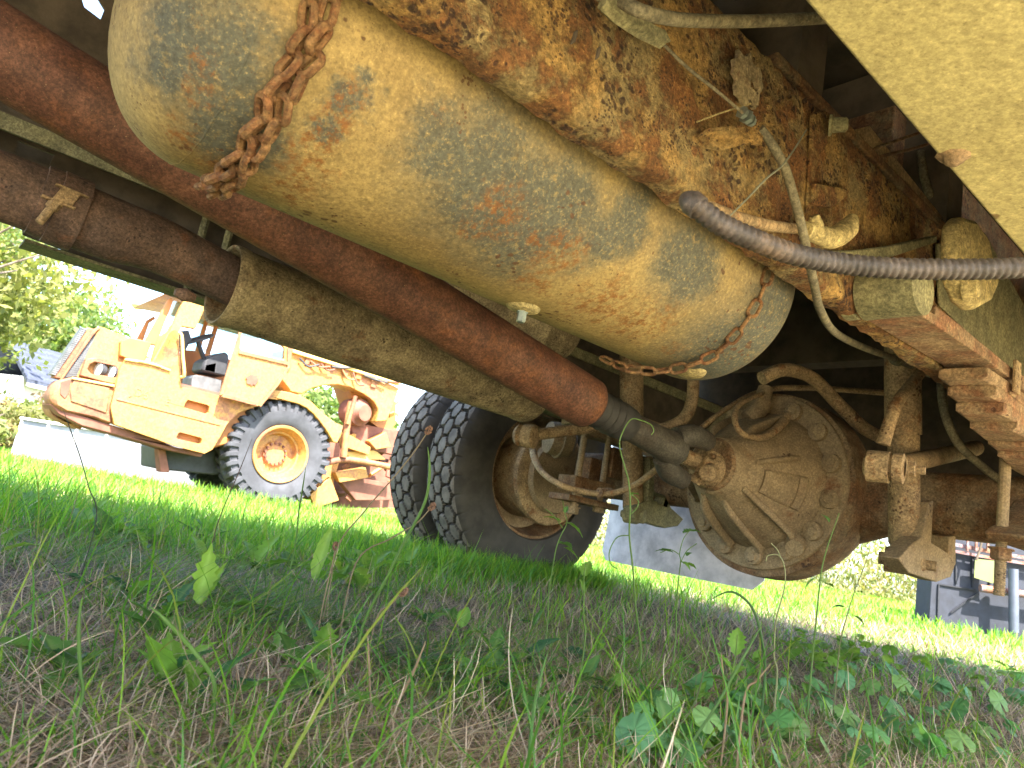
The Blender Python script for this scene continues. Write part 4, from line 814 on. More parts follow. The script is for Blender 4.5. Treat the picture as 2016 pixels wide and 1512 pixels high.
m = MB(); zw = ro.z-drop; m.box(ro+hy*2.2-ZZ*(ro.z), hx*13.6, hy*-4.4, ZZ*(zw+.25)); m.build('wall', M_white, house)
m = MB(); m.box(ro+hy*2.62-ZZ*drop, hx*14, hy*.08, ZZ*-.14); m.build('gutter', M_white, house)
pv_ = ro+hx*3.6+(hy*2.6-ZZ*drop)*.62; m = MB(); m.tube([pv_, pv_+ZZ*.75], .14, 12); m.tube([pv_+ZZ*.02, pv_+ZZ*.14], .3, 12); m.build('vent_pipe', M_white, rf)
q = ro+hx*2-ZZ*(ro.z-1.0)+hy*2.22; 
for k in range(3):
    m = MB(); m.box(q+hx*(k*3.2), hx*1.0, hy*.04, ZZ*.9); wn = m.build('window', M_blk, house); m = MB(); m.box(q+hx*(k*3.2-.08)-ZZ*.08, hx*1.16, hy*.03, ZZ*.08); m.build('sill', M_white, wn)
# low white tank / panel wall
a_, b2 = D(42, 826, 14), D(172, 846, 13); a_.z = 0; b2.z = 0; d_ = (b2-a_); zt = D(100, 835, 13.5).z
M_slab = PLAIN('pale_grey_panel', (.24, .25, .29), .7, .1, 4)
wt = thing('trough', a_, 'long low white panelled tank on the lawn left of the earthmover', 'tank')
nrm_ = Vector((d_.y, -d_.x, 0)).normalized()
m = MB(); m.box(a_-ZZ*.2, d_*1.9, -nrm_*1.0, ZZ*(zt+.2)); m.build('body', M_slab, wt, bevel=.01)
m = MB(); m.box(a_+ZZ*zt+nrm_*.04, d_*1.9, -nrm_*1.08, ZZ*.05); m.build('rim', M_white, wt, bevel=.01)
for k in range(5):
    m = MB(); m.box(a_+d_*(.02+.42*k)+nrm_*.03-ZZ*.1, d_.normalized()*.05, -nrm_*.03, ZZ*(zt+.1)); m.build('batten', M_white, wt)
# slate panelled machine on the right
M_slate = PLAIN('slate_panel', (.019, .023, .036), .75, .25, 14, .4); M_slate2 = PLAIN('slate_dark', (.012, .014, .02), .8, .3, 12)
M_orb = RUST('rusty_orange_bar', (.22, .11, .06), (.14, .16, .22), (.18, .06, .03), (.12, .07, .05), patch=.5, ps=5, rustt=.5, rw=.08, rs=9, spots=.3, sps=40)
M_gpost = PLAIN('galvanised_post', (.10, .115, .15), .45, .15, 10, .1, metal=.4); M_lime = PLAIN('lime_sheet', (.16, .19, .06), .6, .1, 6)
sa = D(1838, 1075, 6.6); sb_ = D(1838, 1222, 6.6); su = (_r0*.985+Vector((0, .17, 0))); su = Vector((cos(radians(8)), -sin(radians(8)), 0)); sn = Vector((su.y, -su.x, 0))
o0 = Vector((sa.x, sa.y, 0)); px2m = 6.6/F_PX
mach = thing('implement', o0, 'slate blue panelled farm implement with rusty orange bars behind the truck', 'implement')
def pr_(px, py, off=0.0):       # on the implement's own upright face plane
    d = ray(px, py); n_ = sn; t = (o0+n_*off-CAM).dot(n_)/d.dot(n_); return CAM+d*t
top = pr_(1838, 1010).z; bot = -.05
m = MB(); m.box(Vector((o0.x, o0.y, bot)), su*2.2, -sn*.3 if sn.y < 0 else sn*.3, ZZ*(top-bot)); m.build('panel', M_slate, mach, bevel=.006)
fs = 1 if sn.y < 0 else -1
def strip(pts, off, r, mat, name, box=False):
    m = MB(); m.tube([pr_(x, y, off*fs) for x, y in pts], r, 4 if box else 14); return m.build(name, mat, mach)
strip([(1848, 1150), (1922, 1162)], .01, .008, M_slate2, 'panel_seam', True); strip([(1848, 1150), (1846, 1225)], .01, .008, M_slate2, 'panel_seam', True)
strip([(1882, 1090), (1882, 1150)], .01, .008, M_slate2, 'panel_seam', True); strip([(1915, 1095), (1915, 1156)], .01, .011, M_slate2, 'panel_seam', True); strip([(1949, 1140), (1949, 1152)], .01, .011, M_slate2, 'panel_seam', True)
strip([(1872, 1206), (1924, 1168)], .015, .009, M_slate2, 'brace', True)
strip([(1878, 1072), (1960, 1088), (2060, 1106)], .05, .022, M_orb, 'cross_bar', True); strip([(1878, 1085), (1960, 1100), (2060, 1116)], .07, .018, M_orb, 'cross_bar', True)
for x in (1905, 1922, 1945): strip([(x, 1062), (x-1, 1085)], .09, .012, M_orb, 'stay', True)
strip([(1930, 1158), (2060, 1176)], .12, .032, M_orb, 'tube')
strip([(1995, 1120), (1996, 1245)], .2, .038, M_gpost, 'post')
m = MB(); m.prism([[pr_(1919, 1100, .1*fs), pr_(1956, 1104, .1*fs), pr_(1956, 1146, .1*fs), pr_(1960, 1150, .1*fs), pr_(1917, 1137, .1*fs)]], sn*.01*fs); m.build('sheet', M_lime, mach)
strip([(1933, 1062), (1930, 1080), (1922, 1103)], .16, .010, M_dark, 'hose')

# ---------------------------------------------------------------- vegetation
M_fol = LEAF('foliage', .5); M_grass = LEAF('grass_blades', .5); M_dry = LEAF('dry_grass', .2); M_weed = LEAF('weed_leaves', .42)
M_bark = PLAIN('bark', (.13, .10, .08), .9, .35, 12, .8, .02)
def leaves(n, cen, rad, size, cols, seed, clumps=30, shell=.55):
    g = np.random.default_rng(seed); cl = g.normal(size=(clumps, 3)); cl /= np.linalg.norm(cl, axis=1)[:, None]; cl *= (shell+(1-shell)*g.random((clumps, 1)))
    k = g.integers(0, clumps, n); p = cl[k]+g.normal(size=(n, 3))*.20
    p = p*np.array(rad)+np.array(cen)
    a = g.normal(size=(n, 3)); a /= np.linalg.norm(a, axis=1)[:, None]; b = np.cross(a, g.normal(size=(n, 3))); b /= np.linalg.norm(b, axis=1)[:, None]
    s = size*(.6+.8*g.random((n, 1))); v = np.stack([p-a*s, p+b*s*.5, p+a*s, p-b*s*.5], 1).reshape(-1, 3)
    c = np.array(cols)[g.integers(0, len(cols), clumps)][k]*(.7+.6*g.random((n, 1))); c = np.repeat(c, 4, 0)
    return v, np.arange(n*4).reshape(-1, 4), c
def tree(px, dep, h, cr, label, cols, seed, n=9000, size=.13, trunk=.18, zc=None, name='leafy_tree', group='trees behind the lawn'):
    p = D(px, 800, dep); base = Vector((p.x, p.y, float(gz(p.x, p.y)))); t = thing(name, base, label, 'tree', group)
    g = random.Random(seed); m = MB(); top = base+ZZ*h*.85
    m.tube([base-ZZ*.1, base+ZZ*h*.3+UU*g.uniform(-.2, .2), base+ZZ*h*.6+UU*g.uniform(-.4, .4), top], [trunk, trunk*.75, trunk*.45, .03], 10, smooth=3)
    for k in range(9):
        a = g.uniform(0, 2*pi); z = h*g.uniform(.28, .7); st = base+ZZ*z; e = st+Vector((cos(a), sin(a), g.uniform(.5, 1.1)))*cr*g.uniform(.5, .85); m.tube([st, st.lerp(e, .5)+ZZ*.1, e], [trunk*.35, trunk*.2, .02], 7, smooth=3)
    m.build('trunk', M_bark, t)
    zc = zc or h*.62
    v, f, c = leaves(n, (0, 0, zc), (cr, cr, h-zc+.1), size, cols, seed, 46); npmesh('crown', v, f, M_fol, c, parent=t, smooth=False)
G1 = [(.15, .22, .06), (.20, .27, .08), (.11, .17, .05), (.24, .28, .10)]; G2 = [(.23, .27, .08), (.30, .30, .10), (.18, .21, .07)]; G3 = [(.30, .14, .05), (.26, .20, .06), (.17, .18, .05)]
tree(-190, 18, 9.5, 3.1, 'tall green tree at the left edge nearest the house', G1, 1, 3600, .08, zc=7.7)
tree(30, 44, 9.5, 5.0, 'broad green tree behind the house roof', G1, 2, 12000, .2)
tree(110, 46, 7.2, 4.0, 'pale yellow green tree behind the right end of the roof', G2, 3, 9000, .2)
tree(172, 47, 6.6, 2.4, 'tree turning orange at its top beside the earthmover grille', G3, 4, 6000, .18)
tree(640, 40, 5.6, 4.0, 'green tree seen through the arch of the earthmover', G1, 5, 9000, .2)
tree(300, 50, 5.8, 3.2, 'small green tree seen just behind the hood of the earthmover', G1, 6, 5000, .2)
tree(420, 42, 5.4, 4.5, 'dark green tree seen through the cab windows', G1, 8, 7000, .2)
tree(-250, 22, 8.5, 4.0, 'large tree seen through the opening beside the exhaust pipe', G2, 9, 12000, .16)
def shrub(px, dep, r, hh, label, cols, seed, n=5000, size=.07, name='shrub'):
    p = D(px, 850, dep); base = Vector((p.x, p.y, float(gz(p.x, p.y)))); t = thing(name, base, label, 'shrub', 'shrubs at the edge of the lawn'); g = random.Random(seed); m = MB()
    for k in range(9):
        a = g.uniform(0, 2*pi); m.tube([base-ZZ*.05, base+Vector((cos(a)*r*.3, sin(a)*r*.3, hh*.5)), base+Vector((cos(a)*r*.7, sin(a)*r*.7, hh*g.uniform(.7, .95)))], [.025, .015, .006], 6, smooth=3)
    m.build('stem', M_bark, t); v, f, c = leaves(n, (0, 0, hh*.55), (r, r, hh*.5), size, cols, seed, 24, .3); npmesh('foliage', v, f, M_fol, c, parent=t, smooth=False)
shrub(10, 17, .8, 1.15, 'straw coloured bushy shrub at the left edge below the house', [(.28, .22, .10), (.20, .20, .07), (.34, .26, .14)], 21)
shrub(55, 19, .8, 1.2, 'yellow green shrub in front of the house wall', G2, 22)
shrub(95, 22, .9, 1.5, 'pinkish shrub between the house and the earthmover nose', [(.30, .20, .15), (.24, .22, .10)], 23)
shrub(-70, 13, .7, .8, 'dense green shrub beside the white tank', G2, 24)
# far hedge and brush on the right: nobody could count it
g = np.random.default_rng(31); n = 26000
xx = g.uniform(-14, 30, n); d0 = 19+g.random(n)*4; px_ = (xx/d0)
az = np.radians(g.uniform(8, 52, n)); zz_ = g.random(n)**1.1*(2.0+.35*np.sin(az*23)+.2*np.sin(az*61)); p = np.stack([np.sin(az)*d0, np.cos(az)*d0, zz_], 1)
a_ = g.normal(size=(n, 3))*[.5, .5, 1]; a_ /= np.linalg.norm(a_, axis=1)[:, None]; b__ = np.cross(a_, g.normal(size=(n, 3))); b__ /= np.linalg.norm(b__, axis=1)[:, None]; s_ = (.03+.07*g.random((n, 1)))
v = np.stack([p-a_*s_, p+b__*s_*.35, p+a_*s_, p-b__*s_*.35], 1).reshape(-1, 3); cols = np.array([(.20, .22, .07), (.30, .25, .10), (.13, .17, .05), (.36, .32, .12)])
k_ = (g.random(n)*4).astype(int); c = np.repeat(cols[k_]*(.7+.5*g.random((n, 1))), 4, 0)
tag(npmesh('brush', v, np.arange(n*4).reshape(-1, 4), M_fol, c, smooth=False), 'tall tangled straw and green brush along the far edge of the lawn', 'brush', kind='stuff')
# ---------------------------------------------------------------- grass
def blades(x, y, h, wd, lean, curl, az, cols, seg=4, z0=None, wob=.25, seed=0, base=-.004):
    n = len(x); g = np.random.default_rng(seed); z0 = gz(x, y)+base if z0 is None else z0
    t = np.linspace(0, 1, seg+1)
    ang = lean[:, None]+curl[:, None]*t[None, :]**1.3       # angle from upright along the blade
    st = h[:, None]/seg; dx = np.concatenate([np.zeros((n, 1)), np.cumsum(np.sin(ang[:, :-1])*st, 1)], 1); dz = np.concatenate([np.zeros((n, 1)), np.cumsum(np.cos(ang[:, :-1])*st, 1)], 1)
    az2 = az[:, None]+wob*g.normal(size=(n, 1))*t[None, :]
    cx = x[:, None]+dx*np.sin(az2); cy = y[:, None]+dx*np.cos(az2); cz = np.maximum(z0[:, None]+dz, gz(cx, cy)+.0015)
    wt = wd[:, None]*np.array([.8, 1.0, .9, .65, .06] if seg == 4 else ([.8, 1, .05] if seg == 2 else np.interp(t, [0, .3, .8, 1], [.8, 1, .8, .08])))[None, :]/2
    sa = g.uniform(0, 2*pi, (n, 1)); sx = np.cos(az[:, None]+.6*np.sin(sa)); sy = -np.sin(az[:, None]+.6*np.sin(sa))
    L = np.stack([cx-sx*wt, cy-sy*wt, cz], -1); Rr = np.stack([cx+sx*wt, cy+sy*wt, cz], -1)
    v = np.stack([L, Rr], 2).reshape(n, (seg+1)*2, 3); k = np.arange(seg)*2; q = np.stack([k, k+1, k+3, k+2], 1)
    f = (np.arange(n)[:, None, None]*(seg+1)*2+q[None]).reshape(-1, 4)
    root_shade = (.88+.2*t)[None, :, None]*cols[:, None, :]; root_shade = np.repeat(root_shade, 2, 1)  # blade colour painted darker toward the root, standing in for shade between blades
    return v.reshape(-1, 3), f, root_shade.reshape(-1, 3)
def scatter(n, r0, r1, seed, a0=-54, a1=60, pw=1.0):
    g = np.random.default_rng(seed); u_ = g.random(n); r = r0*(r1/r0)**u_ if pw == 0 else (r0**(2-pw)+(r1**(2-pw)-r0**(2-pw))*u_)**(1/(2-pw)) if pw != 2 else r0*(r1/r0)**u_
    a = np.radians(g.uniform(a0, a1, n)); return r*np.sin(a), r*np.cos(a), r, g
def vn(x, y, sc, seed):
    g = np.random.default_rng(seed); s = np.zeros_like(x)
    for k in range(5):
        a = g.uniform(0, 6.28); f = sc*(1.3**k); s += np.sin(x*f*cos(a)+y*f*sin(a)+g.uniform(0, 6))*np.cos(y*f*.8-x*f*.3+g.uniform(0, 6))
    return s/5
GREEN = np.array([(.14, .33, .022), (.19, .38, .03), (.25, .42, .04), (.08, .22, .03), (.30, .37, .06), (.11, .28, .05)])
TAN = np.array([(.58, .43, .30), (.46, .33, .22), (.66, .52, .38), (.30, .20, .13), (.38, .31, .23), (.22, .15, .10)])
def pick(tab, n, g, va=.3): return tab[g.integers(0, len(tab), n)]*(1-va/2+va*g.random((n, 1)))
def cs(x, y): return x*UU.x+y*UU.y, x*VV.x+y*VV.y
def grass(name, n, r0, r1, seed, hh, ww, tab, mat, lean=(.1, .5), curl=(.2, 1.2), pw=1.0, keep=None, seg=4, azb=None, azs=9, label=None, hs=None, base=-.004):
    x, y, r, g = scatter(n, r0, r1, seed, pw=pw)
    if keep is not None:
        m_ = g.random(n) < keep(x, y); x, y, r = x[m_], y[m_], r[m_]
    n = len(x); h = g.uniform(*hh, n)*(.7+.6*g.random(n)); 
    if hs is not None: h = h*hs(x, y)
    wd = g.uniform(*ww, n)*np.maximum(1, r/2.2)**.55
    az = g.uniform(0, 2*pi, n) if azb is None else azb+g.normal(size=n)*azs
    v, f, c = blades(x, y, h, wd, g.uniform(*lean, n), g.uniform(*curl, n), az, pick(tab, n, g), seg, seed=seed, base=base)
    return tag(npmesh(name, v, f, mat, c, smooth=False), label, 'grass', kind='stuff')
def lush(x, y):
    s, c = cs(x, y); k = .50+.50*sstep(c, 1.7, 2.6); k = np.maximum(k, .9*sstep(s-c*.45, 2.7, 3.5)); k = np.maximum(k, .55*sstep(-x, .15, .9))
    k = k*(1-.72*sstep(s, 1.2, 2.0)*(1-sstep(c, 2.6, 3.3))*(1-sstep(s-c*.45, 2.6, 3.3)))
    return np.clip(k*np.where(c < 2.2, .1+1.5*np.clip(vn(x, y, 9, 3)*1.6+.45, 0, 1), 1.0), 0, 1)
def hsc(x, y):
    s, c = cs(x, y); return .72+.28*sstep(c, 1.9, 3.2)-.25*sstep(s, 2.2, 3.2)*(1-sstep(c, 2, 3))
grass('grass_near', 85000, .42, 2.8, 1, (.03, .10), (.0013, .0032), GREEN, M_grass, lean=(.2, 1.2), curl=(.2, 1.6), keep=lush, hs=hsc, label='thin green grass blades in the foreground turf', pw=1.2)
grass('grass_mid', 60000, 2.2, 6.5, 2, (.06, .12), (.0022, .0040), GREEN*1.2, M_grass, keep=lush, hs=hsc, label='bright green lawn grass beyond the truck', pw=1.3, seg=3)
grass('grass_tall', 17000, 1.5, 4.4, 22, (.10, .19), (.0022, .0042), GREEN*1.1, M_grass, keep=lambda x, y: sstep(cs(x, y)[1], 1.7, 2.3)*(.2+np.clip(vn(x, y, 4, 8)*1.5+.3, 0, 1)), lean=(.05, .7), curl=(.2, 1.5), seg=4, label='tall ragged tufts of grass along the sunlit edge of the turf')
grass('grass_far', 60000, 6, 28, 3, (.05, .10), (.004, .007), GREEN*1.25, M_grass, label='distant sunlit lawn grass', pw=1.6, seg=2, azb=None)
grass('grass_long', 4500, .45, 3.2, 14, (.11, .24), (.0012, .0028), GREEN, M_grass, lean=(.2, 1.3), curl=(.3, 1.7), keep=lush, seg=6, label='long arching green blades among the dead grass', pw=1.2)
grass('straw_long', 1500, .42, 2.6, 15, (.06, .17), (.0008, .0018), TAN*1.2, M_dry, lean=(.7, 1.5), curl=(-1.2, 1.8), seg=6, label='long pale dead stalks lying over the turf', pw=1.2, base=.01)
grass('thatch_near', 80000, .42, 2.4, 4, (.04, .12), (.0007, .0017), TAN, M_dry, lean=(1.15, 1.65), curl=(-.35, .5), pw=1.2, label='flat matted dead grass in the foreground', base=.004)
grass('thatch_upright', 26000, .42, 2.8, 5, (.02, .07), (.0006, .0015), TAN, M_dry, lean=(.2, 1.3), curl=(-.6, 1.6), pw=1.2, label='short tangled dead grass stalks in the foreground')
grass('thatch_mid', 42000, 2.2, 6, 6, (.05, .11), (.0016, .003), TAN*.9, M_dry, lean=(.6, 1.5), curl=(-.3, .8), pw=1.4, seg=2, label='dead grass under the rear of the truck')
def patch(n, s0, s1, c0, c1, seed, hh, ww, lab, name='grass_tall'):
    g = np.random.default_rng(seed); s = g.uniform(s0, s1, n); c = g.uniform(c0, c1, n); x = s*UU.x+c*VV.x; y = s*UU.y+c*VV.y
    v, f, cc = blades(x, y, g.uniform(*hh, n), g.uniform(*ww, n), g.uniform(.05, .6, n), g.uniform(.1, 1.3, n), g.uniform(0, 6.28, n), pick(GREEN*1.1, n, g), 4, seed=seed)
    tag(npmesh(name, v, f, M_grass, cc, smooth=False), lab, 'grass', kind='stuff')
patch(5000, 1.75, 2.75, 2.35, 2.62, 61, (.07, .15), (.0022, .004), 'taller grass growing up round the rear tyres of the truck')
patch(2500, 1.6, 2.0, 2.4, 3.3, 62, (.08, .17), (.0022, .004), 'tufts of grass in front of the tyre treads')
patch(6000, 0.5, 8.5, 8.4, 9.35, 63, (.12, .26), (.006, .010), 'long grass hiding the foot of the earthmover tyre')
# long combed bundle of dark green blades on the left
g = np.random.default_rng(12)
def bundle(n, px0, py0, px1, py1, az, seed, tab, lo=.10, hi=.24, ln=(1.0, 1.4), name='grass_tuft', lab='', w=(.0012, .0026)):
    g = np.random.default_rng(seed); u_ = g.random(n); px = px0+(px1-px0)*u_+g.normal(size=n)*40; py = py0+(py1-py0)*u_+g.normal(size=n)*22
    P_ = [];
    for a, b in zip(px, py):
        d = ray(a, b); t = (.01-.25)/d.z if d.z < -.02 else 3; t = min(t, 3); p = CAM+d*t; P_.append((p.x, p.y))
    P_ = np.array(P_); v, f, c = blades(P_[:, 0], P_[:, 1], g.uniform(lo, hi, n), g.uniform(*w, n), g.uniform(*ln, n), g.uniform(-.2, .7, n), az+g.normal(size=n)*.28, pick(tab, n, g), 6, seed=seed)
    return tag(npmesh(name, v, f, M_grass, c, smooth=False), lab, 'grass', kind='stuff')
DG = np.array([(.07, .20, .05), (.09, .25, .06), (.13, .30, .06), (.05, .15, .05)])
bundle(1100, 350, 1150, 850, 1330, radians(115), 41, DG, .12, .26, (1.1, 1.45), 'grass_tuft', 'long dark green blades combed flat toward the right in the left foreground')
bundle(500, 60, 1080, 500, 1250, radians(60), 42, GREEN, .10, .22, (.7, 1.3), 'grass_tuft', 'loose arching green blades at the left edge of the foreground')
bundle(90, 1000, 1400, 1500, 1500, radians(30), 43, GREEN, .04, .10, (.4, 1.3), 'grass_tuft', 'broad upright green blades in the bottom centre', (.0022, .0042))
bundle(70, 1550, 1380, 2000, 1500, radians(-20), 44, GREEN, .05, .10, (.3, 1.2), 'grass_tuft', 'broad green blades among the round leaves at bottom right', (.0022, .0042))
bundle(260, 100, 1420, 900, 1500, radians(90), 45, TAN*1.25, .08, .18, (1.0, 1.5), 'grass_tuft', 'pale straw stalks lying across the bottom left', (.0012, .0026))

# ---------------------------------------------------------------- weeds with leaves of their own
def leafmesh(kind, L, Wd, seed=0, bend=.5, fold=.25):
    g = random.Random(seed); rows = 12 if kind != 'round' else 0; v = []; f = []
    if kind == 'round':                   # scalloped round leaf with radial folds
        n = 36; rr = [0.12, .45, .8, 1.0]; v.append((0, 0, 0))
        for j, q in enumerate(rr):
            for k in range(n+1):
                a = radians(-165)+radians(330)*k/n; sc = 1+(.085*abs(sin(a*5.5))-.05)*(q > .7); z = .10*q*abs(sin(a*4.5))*L*.5-.10*q*q*L
                v.append((sin(a)*q*sc*L*.5, cos(a)*q*sc*L*.5, z))
        for k in range(n): f.append((0, 1+k+1, 1+k))
        for j in range(3):
            for k in range(n): a = 1+j*(n+1)+k; b = a+n+1; f.append((a, a+1, b+1, b))
    else:
        for j in range(rows+1):
            t = j/rows
            if kind == 'tooth': wv = Wd*(.16+.84*sin(pi*min(1, t**.8)))*(1.12 if j % 2 else .72)*(1-t**6)
            elif kind == 'oval': wv = Wd*(sin(pi*t**.75)**.8*.95+.05)*(1.05 if j % 2 else .93)*(1-t**10)
            else: wv = Wd*(sin(pi*t)**.6)
            a = bend*t; y = L*(sin(a)/bend if bend else t); z = L*((1-cos(a))/bend)*-1 if bend else 0
            for u_ in (-1, -.5, 0, .5, 1): v.append((u_*wv*.5+.0, y, z+abs(u_)*wv*fold+.012*L*sin(t*19+u_*3)))
        for j in range(rows):
            for k in range(4): a = j*5+k; f.append((a, a+1, a+6, a+5))
    return v, f
def weed_leaf(name, par, base, az, tilt, kind, L, Wd, col, seed, bend=.6, roll=0):
    v, f = leafmesh(kind, L, Wd, seed, bend); M = Matrix.Rotation(-az, 4, 'Z') @ Matrix.Rotation(tilt, 4, 'X') @ Matrix.Rotation(roll, 4, 'Y')
    g = random.Random(seed); vs = np.array(v); mid = np.exp(-np.abs(vs[:, 0])/(Wd*.05+1e-5)) if kind != 'round' else np.zeros(len(v))
    col = np.array(col)*g.uniform(.85, 1.15); c = col[None]*(1+.0*mid[:, None])+mid[:, None]*np.array([.10, .12, .05])
    if kind == 'round': a = np.arctan2(vs[:, 0], vs[:, 1]); c = col[None]*(1-.25*(np.abs(np.sin(a*4.5)) < .25)[:, None]); c = np.clip(c, 0, 1)
    me_f = f
    me = bpy.data.meshes.new(name); me.from_pydata([tuple(M @ Vector(p)) for p in v], [], me_f); me.polygons.foreach_set('use_smooth', [True]*len(me.polygons))
    at = me.color_attributes.new('col', 'FLOAT_COLOR', 'POINT'); c4 = np.ones((len(v), 4), np.float32); c4[:, :3] = c; at.data.foreach_set('color', c4.ravel()); me.materials.append(M_weed)
    o = bpy.data.objects.new(name, me); COL.objects.link(o); o.parent = par; o.location = base-origin(par); return o
def stem(par, pts, r, col, name='stem', sm=6):
    m = MB(); m.tube(pts, r, 7, smooth=sm); o = m.build(name, M_weed, par, smooth=60); me = o.data
    at = me.color_attributes.new('col', 'FLOAT_COLOR', 'POINT'); c4 = np.ones((len(me.vertices), 4), np.float32); c4[:, :3] = col; at.data.foreach_set('color', c4.ravel()); return o
def gp(px, py, lift=0.0):
    d = ray(px, py); t = (-.25+.01+lift)/d.z if d.z < -.02 else 2.3; t = min(t, 2.3+.4*sin(px)); p = CAM+d*t; return Vector((p.x, p.y, float(gz(p.x, p.y))))
LG = (.17, .33, .045); MG = (.10, .22, .05); BG = (.13, .27, .13); DGc = (.05, .14, .06); YG = (.26, .42, .05)
def depth_of(p): return (p-CAM).dot(_f)
def upplant(name, label, pts, dep, leaf=(), r=.0016, col=(.16, .26, .06), cat='weed', group=None, extra=()):
    """a stemmed weed: pts along the stem from the top down, leaf = (px, py, az, tilt, kind, L, W, colour)"""
    P_ = [D(x, y, dep) for x, y in pts]; b0 = P_[-1].copy(); g0 = Vector((b0.x, b0.y, float(gz(b0.x, b0.y)))); P_.append(g0)
    t = thing(name, g0, label, cat, group); n = len(P_); stem(t, P_, [r*(.5+.6*k/(n-1)) for k in range(n)], col)
    for k, e in enumerate(extra): stem(t, [D(x, y, dep) for x, y in e], [r*.6]*len(e), col, 'side_stem')
    for k, l in enumerate(leaf): weed_leaf('leaf', t, D(l[0], l[1], dep), l[2], l[3], l[4], l[5], l[6], l[7], k+int(l[0]))
    return t
upplant('twining_weed', 'tall thin weed with a curled tip in front of the drive shaft joint', [(1282, 856), (1287, 848), (1281, 836), (1263, 828), (1242, 826), (1224, 855), (1220, 879), (1230, 919), (1238, 950), (1241, 1000), (1239, 1054), (1246, 1120), (1252, 1200), (1262, 1290)], 1.30,
    [(1242, 975, .9, .5, 'oval', .022, .012, LG)], .0017, extra=([(1240, 972), (1256, 985), (1254, 1000), (1242, 1012)], [(1239, 1054), (1215, 1058), (1200, 1085), (1202, 1110), (1216, 1120)]))
upplant('young_weed', 'young leafy weed in front of the wheel rim', [(1108, 985), (1112, 1010), (1116, 1030), (1104, 1055), (1095, 1080), (1088, 1120), (1080, 1170), (1078, 1230)], 1.42,
    [(1105, 1028, -1.2, .4, 'oval', .038, .014, LG), (1118, 1030, 1.6, -.3, 'oval', .040, .018, LG), (1100, 1070, .9, .1, 'oval', .04, .024, MG), (1110, 1078, 1.7, -.2, 'oval', .035, .016, LG), (1112, 1010, .3, 1.1, 'oval', .02, .009, MG)], .0014, extra=([(1108, 1040), (1090, 1015), (1074, 1002)], [(1112, 1030), (1126, 1030), (1136, 1042)]))
upplant('nettle_weed', 'leafy weed with toothed leaves in front of the pale mud flap', [(1360, 1042), (1346, 1060), (1338, 1090), (1340, 1105), (1335, 1150), (1332, 1200), (1330, 1260)], 1.36,
    [(1345, 1050, 1.2, .5, 'tooth', .040, .020, MG), (1325, 1088, -1.5, .2, 'tooth', .034, .018, MG), (1345, 1110, 1.3, .1, 'oval', .030, .018, LG), (1340, 1106, 2.4, -.2, 'oval', .026, .014, LG), (1352, 1095, .8, .7, 'oval', .020, .010, MG)], .0014, extra=([(1338, 1092), (1320, 1082), (1300, 1088)], [(1340, 1108), (1352, 1085), (1372, 1070)]))
upplant('slender_weed', 'slender upright stalk with tiny leaves in front of the differential', [(1652, 1010), (1640, 1045), (1628, 1080), (1618, 1120), (1612, 1170), (1606, 1230), (1600, 1290)], 1.30,
    [(1632, 1028, -.5, .9, 'tooth', .022, .012, MG), (1606, 1138, -1.0, -.7, 'oval', .030, .012, MG), (1625, 1150, 1.2, .1, 'oval', .02, .014, LG)], .0016)
upplant('slender_weed', 'slender bare curving stalk right of the differential', [(1712, 1082), (1700, 1120), (1684, 1160), (1668, 1210), (1655, 1260), (1650, 1300)], 1.35, [(1690, 1165, .9, .2, 'oval', .016, .008, MG), (1680, 1212, 1.6, -.3, 'oval', .026, .012, MG), (1664, 1196, -1.4, .1, 'oval', .024, .012, DGc)], .0013, (.24, .24, .11))
upplant('slender_weed', 'dry bent stalk with drooping tip below the differential', [(1508, 1105), (1512, 1094), (1534, 1094), (1545, 1120), (1544, 1160), (1528, 1220), (1524, 1290), (1530, 1330)], 1.22, [], .0015, (.34, .33, .16), extra=([(1536, 1096), (1530, 1082), (1518, 1070)],))
upplant('serrated_weed', 'upright weed with a single serrated leaf below the tyre', [(1153, 1110), (1150, 1130), (1150, 1170), (1149, 1212), (1152, 1260)], 1.18, [(1150, 1135, .4, 1.1, 'tooth', .036, .022, LG), (1150, 1170, -.3, 1.0, 'oval', .036, .007, LG)], .0015)
upplant('serrated_weed', 'weed with tall serrated leaves right of centre', [(1452, 1250), (1448, 1290), (1440, 1330), (1432, 1370)], 1.02, [(1448, 1290, .3, 1.15, 'tooth', .048, .026, LG), (1440, 1320, -.9, .8, 'tooth', .04, .016, LG), (1444, 1330, .9, .6, 'tooth', .038, .02, LG), (1436, 1345, -1.4, .3, 'tooth', .036, .018, MG)], .0016)
# plantain seed heads
def seedhead(label, pts, dep, r=.0012, col=(.30, .22, .13), hd=.014):
    P_ = [D(x, y, dep) for x, y in pts]; b0 = P_[-1]; g0 = Vector((b0.x, b0.y, float(gz(b0.x, b0.y)))); P_.append(g0)
    t = thing('plantain_stalk', g0, label, 'weed', 'plantain seed stalks'); stem(t, P_, [r*.7]+[r]*(len(P_)-1), col)
    ax_ = (P_[0]-P_[1]).normalized(); R = random.Random(len(label)); m = MB()
    for k in range(70):
        a = R.uniform(0, 2*pi); h_ = R.uniform(0, 1); o_ = ax_.orthogonal().normalized(); q_ = ax_.cross(o_); rd = .0042*sin(pi*(.15+.8*h_))
        c_ = P_[0]-ax_*hd*.3+ax_*hd*h_+(o_*cos(a)+q_*sin(a))*rd; m.lathe(c_, (o_*cos(a)+q_*sin(a)+ax_*.6), [(-.0015, .0004), (0, .0014), (.0022, .0003)], 5)
    o = m.build('seed_head', M_seed, t); o['kind'] = 'stuff'
M_seed = PLAIN('seed_brown', (.20, .105, .06), .9, .4, 200)
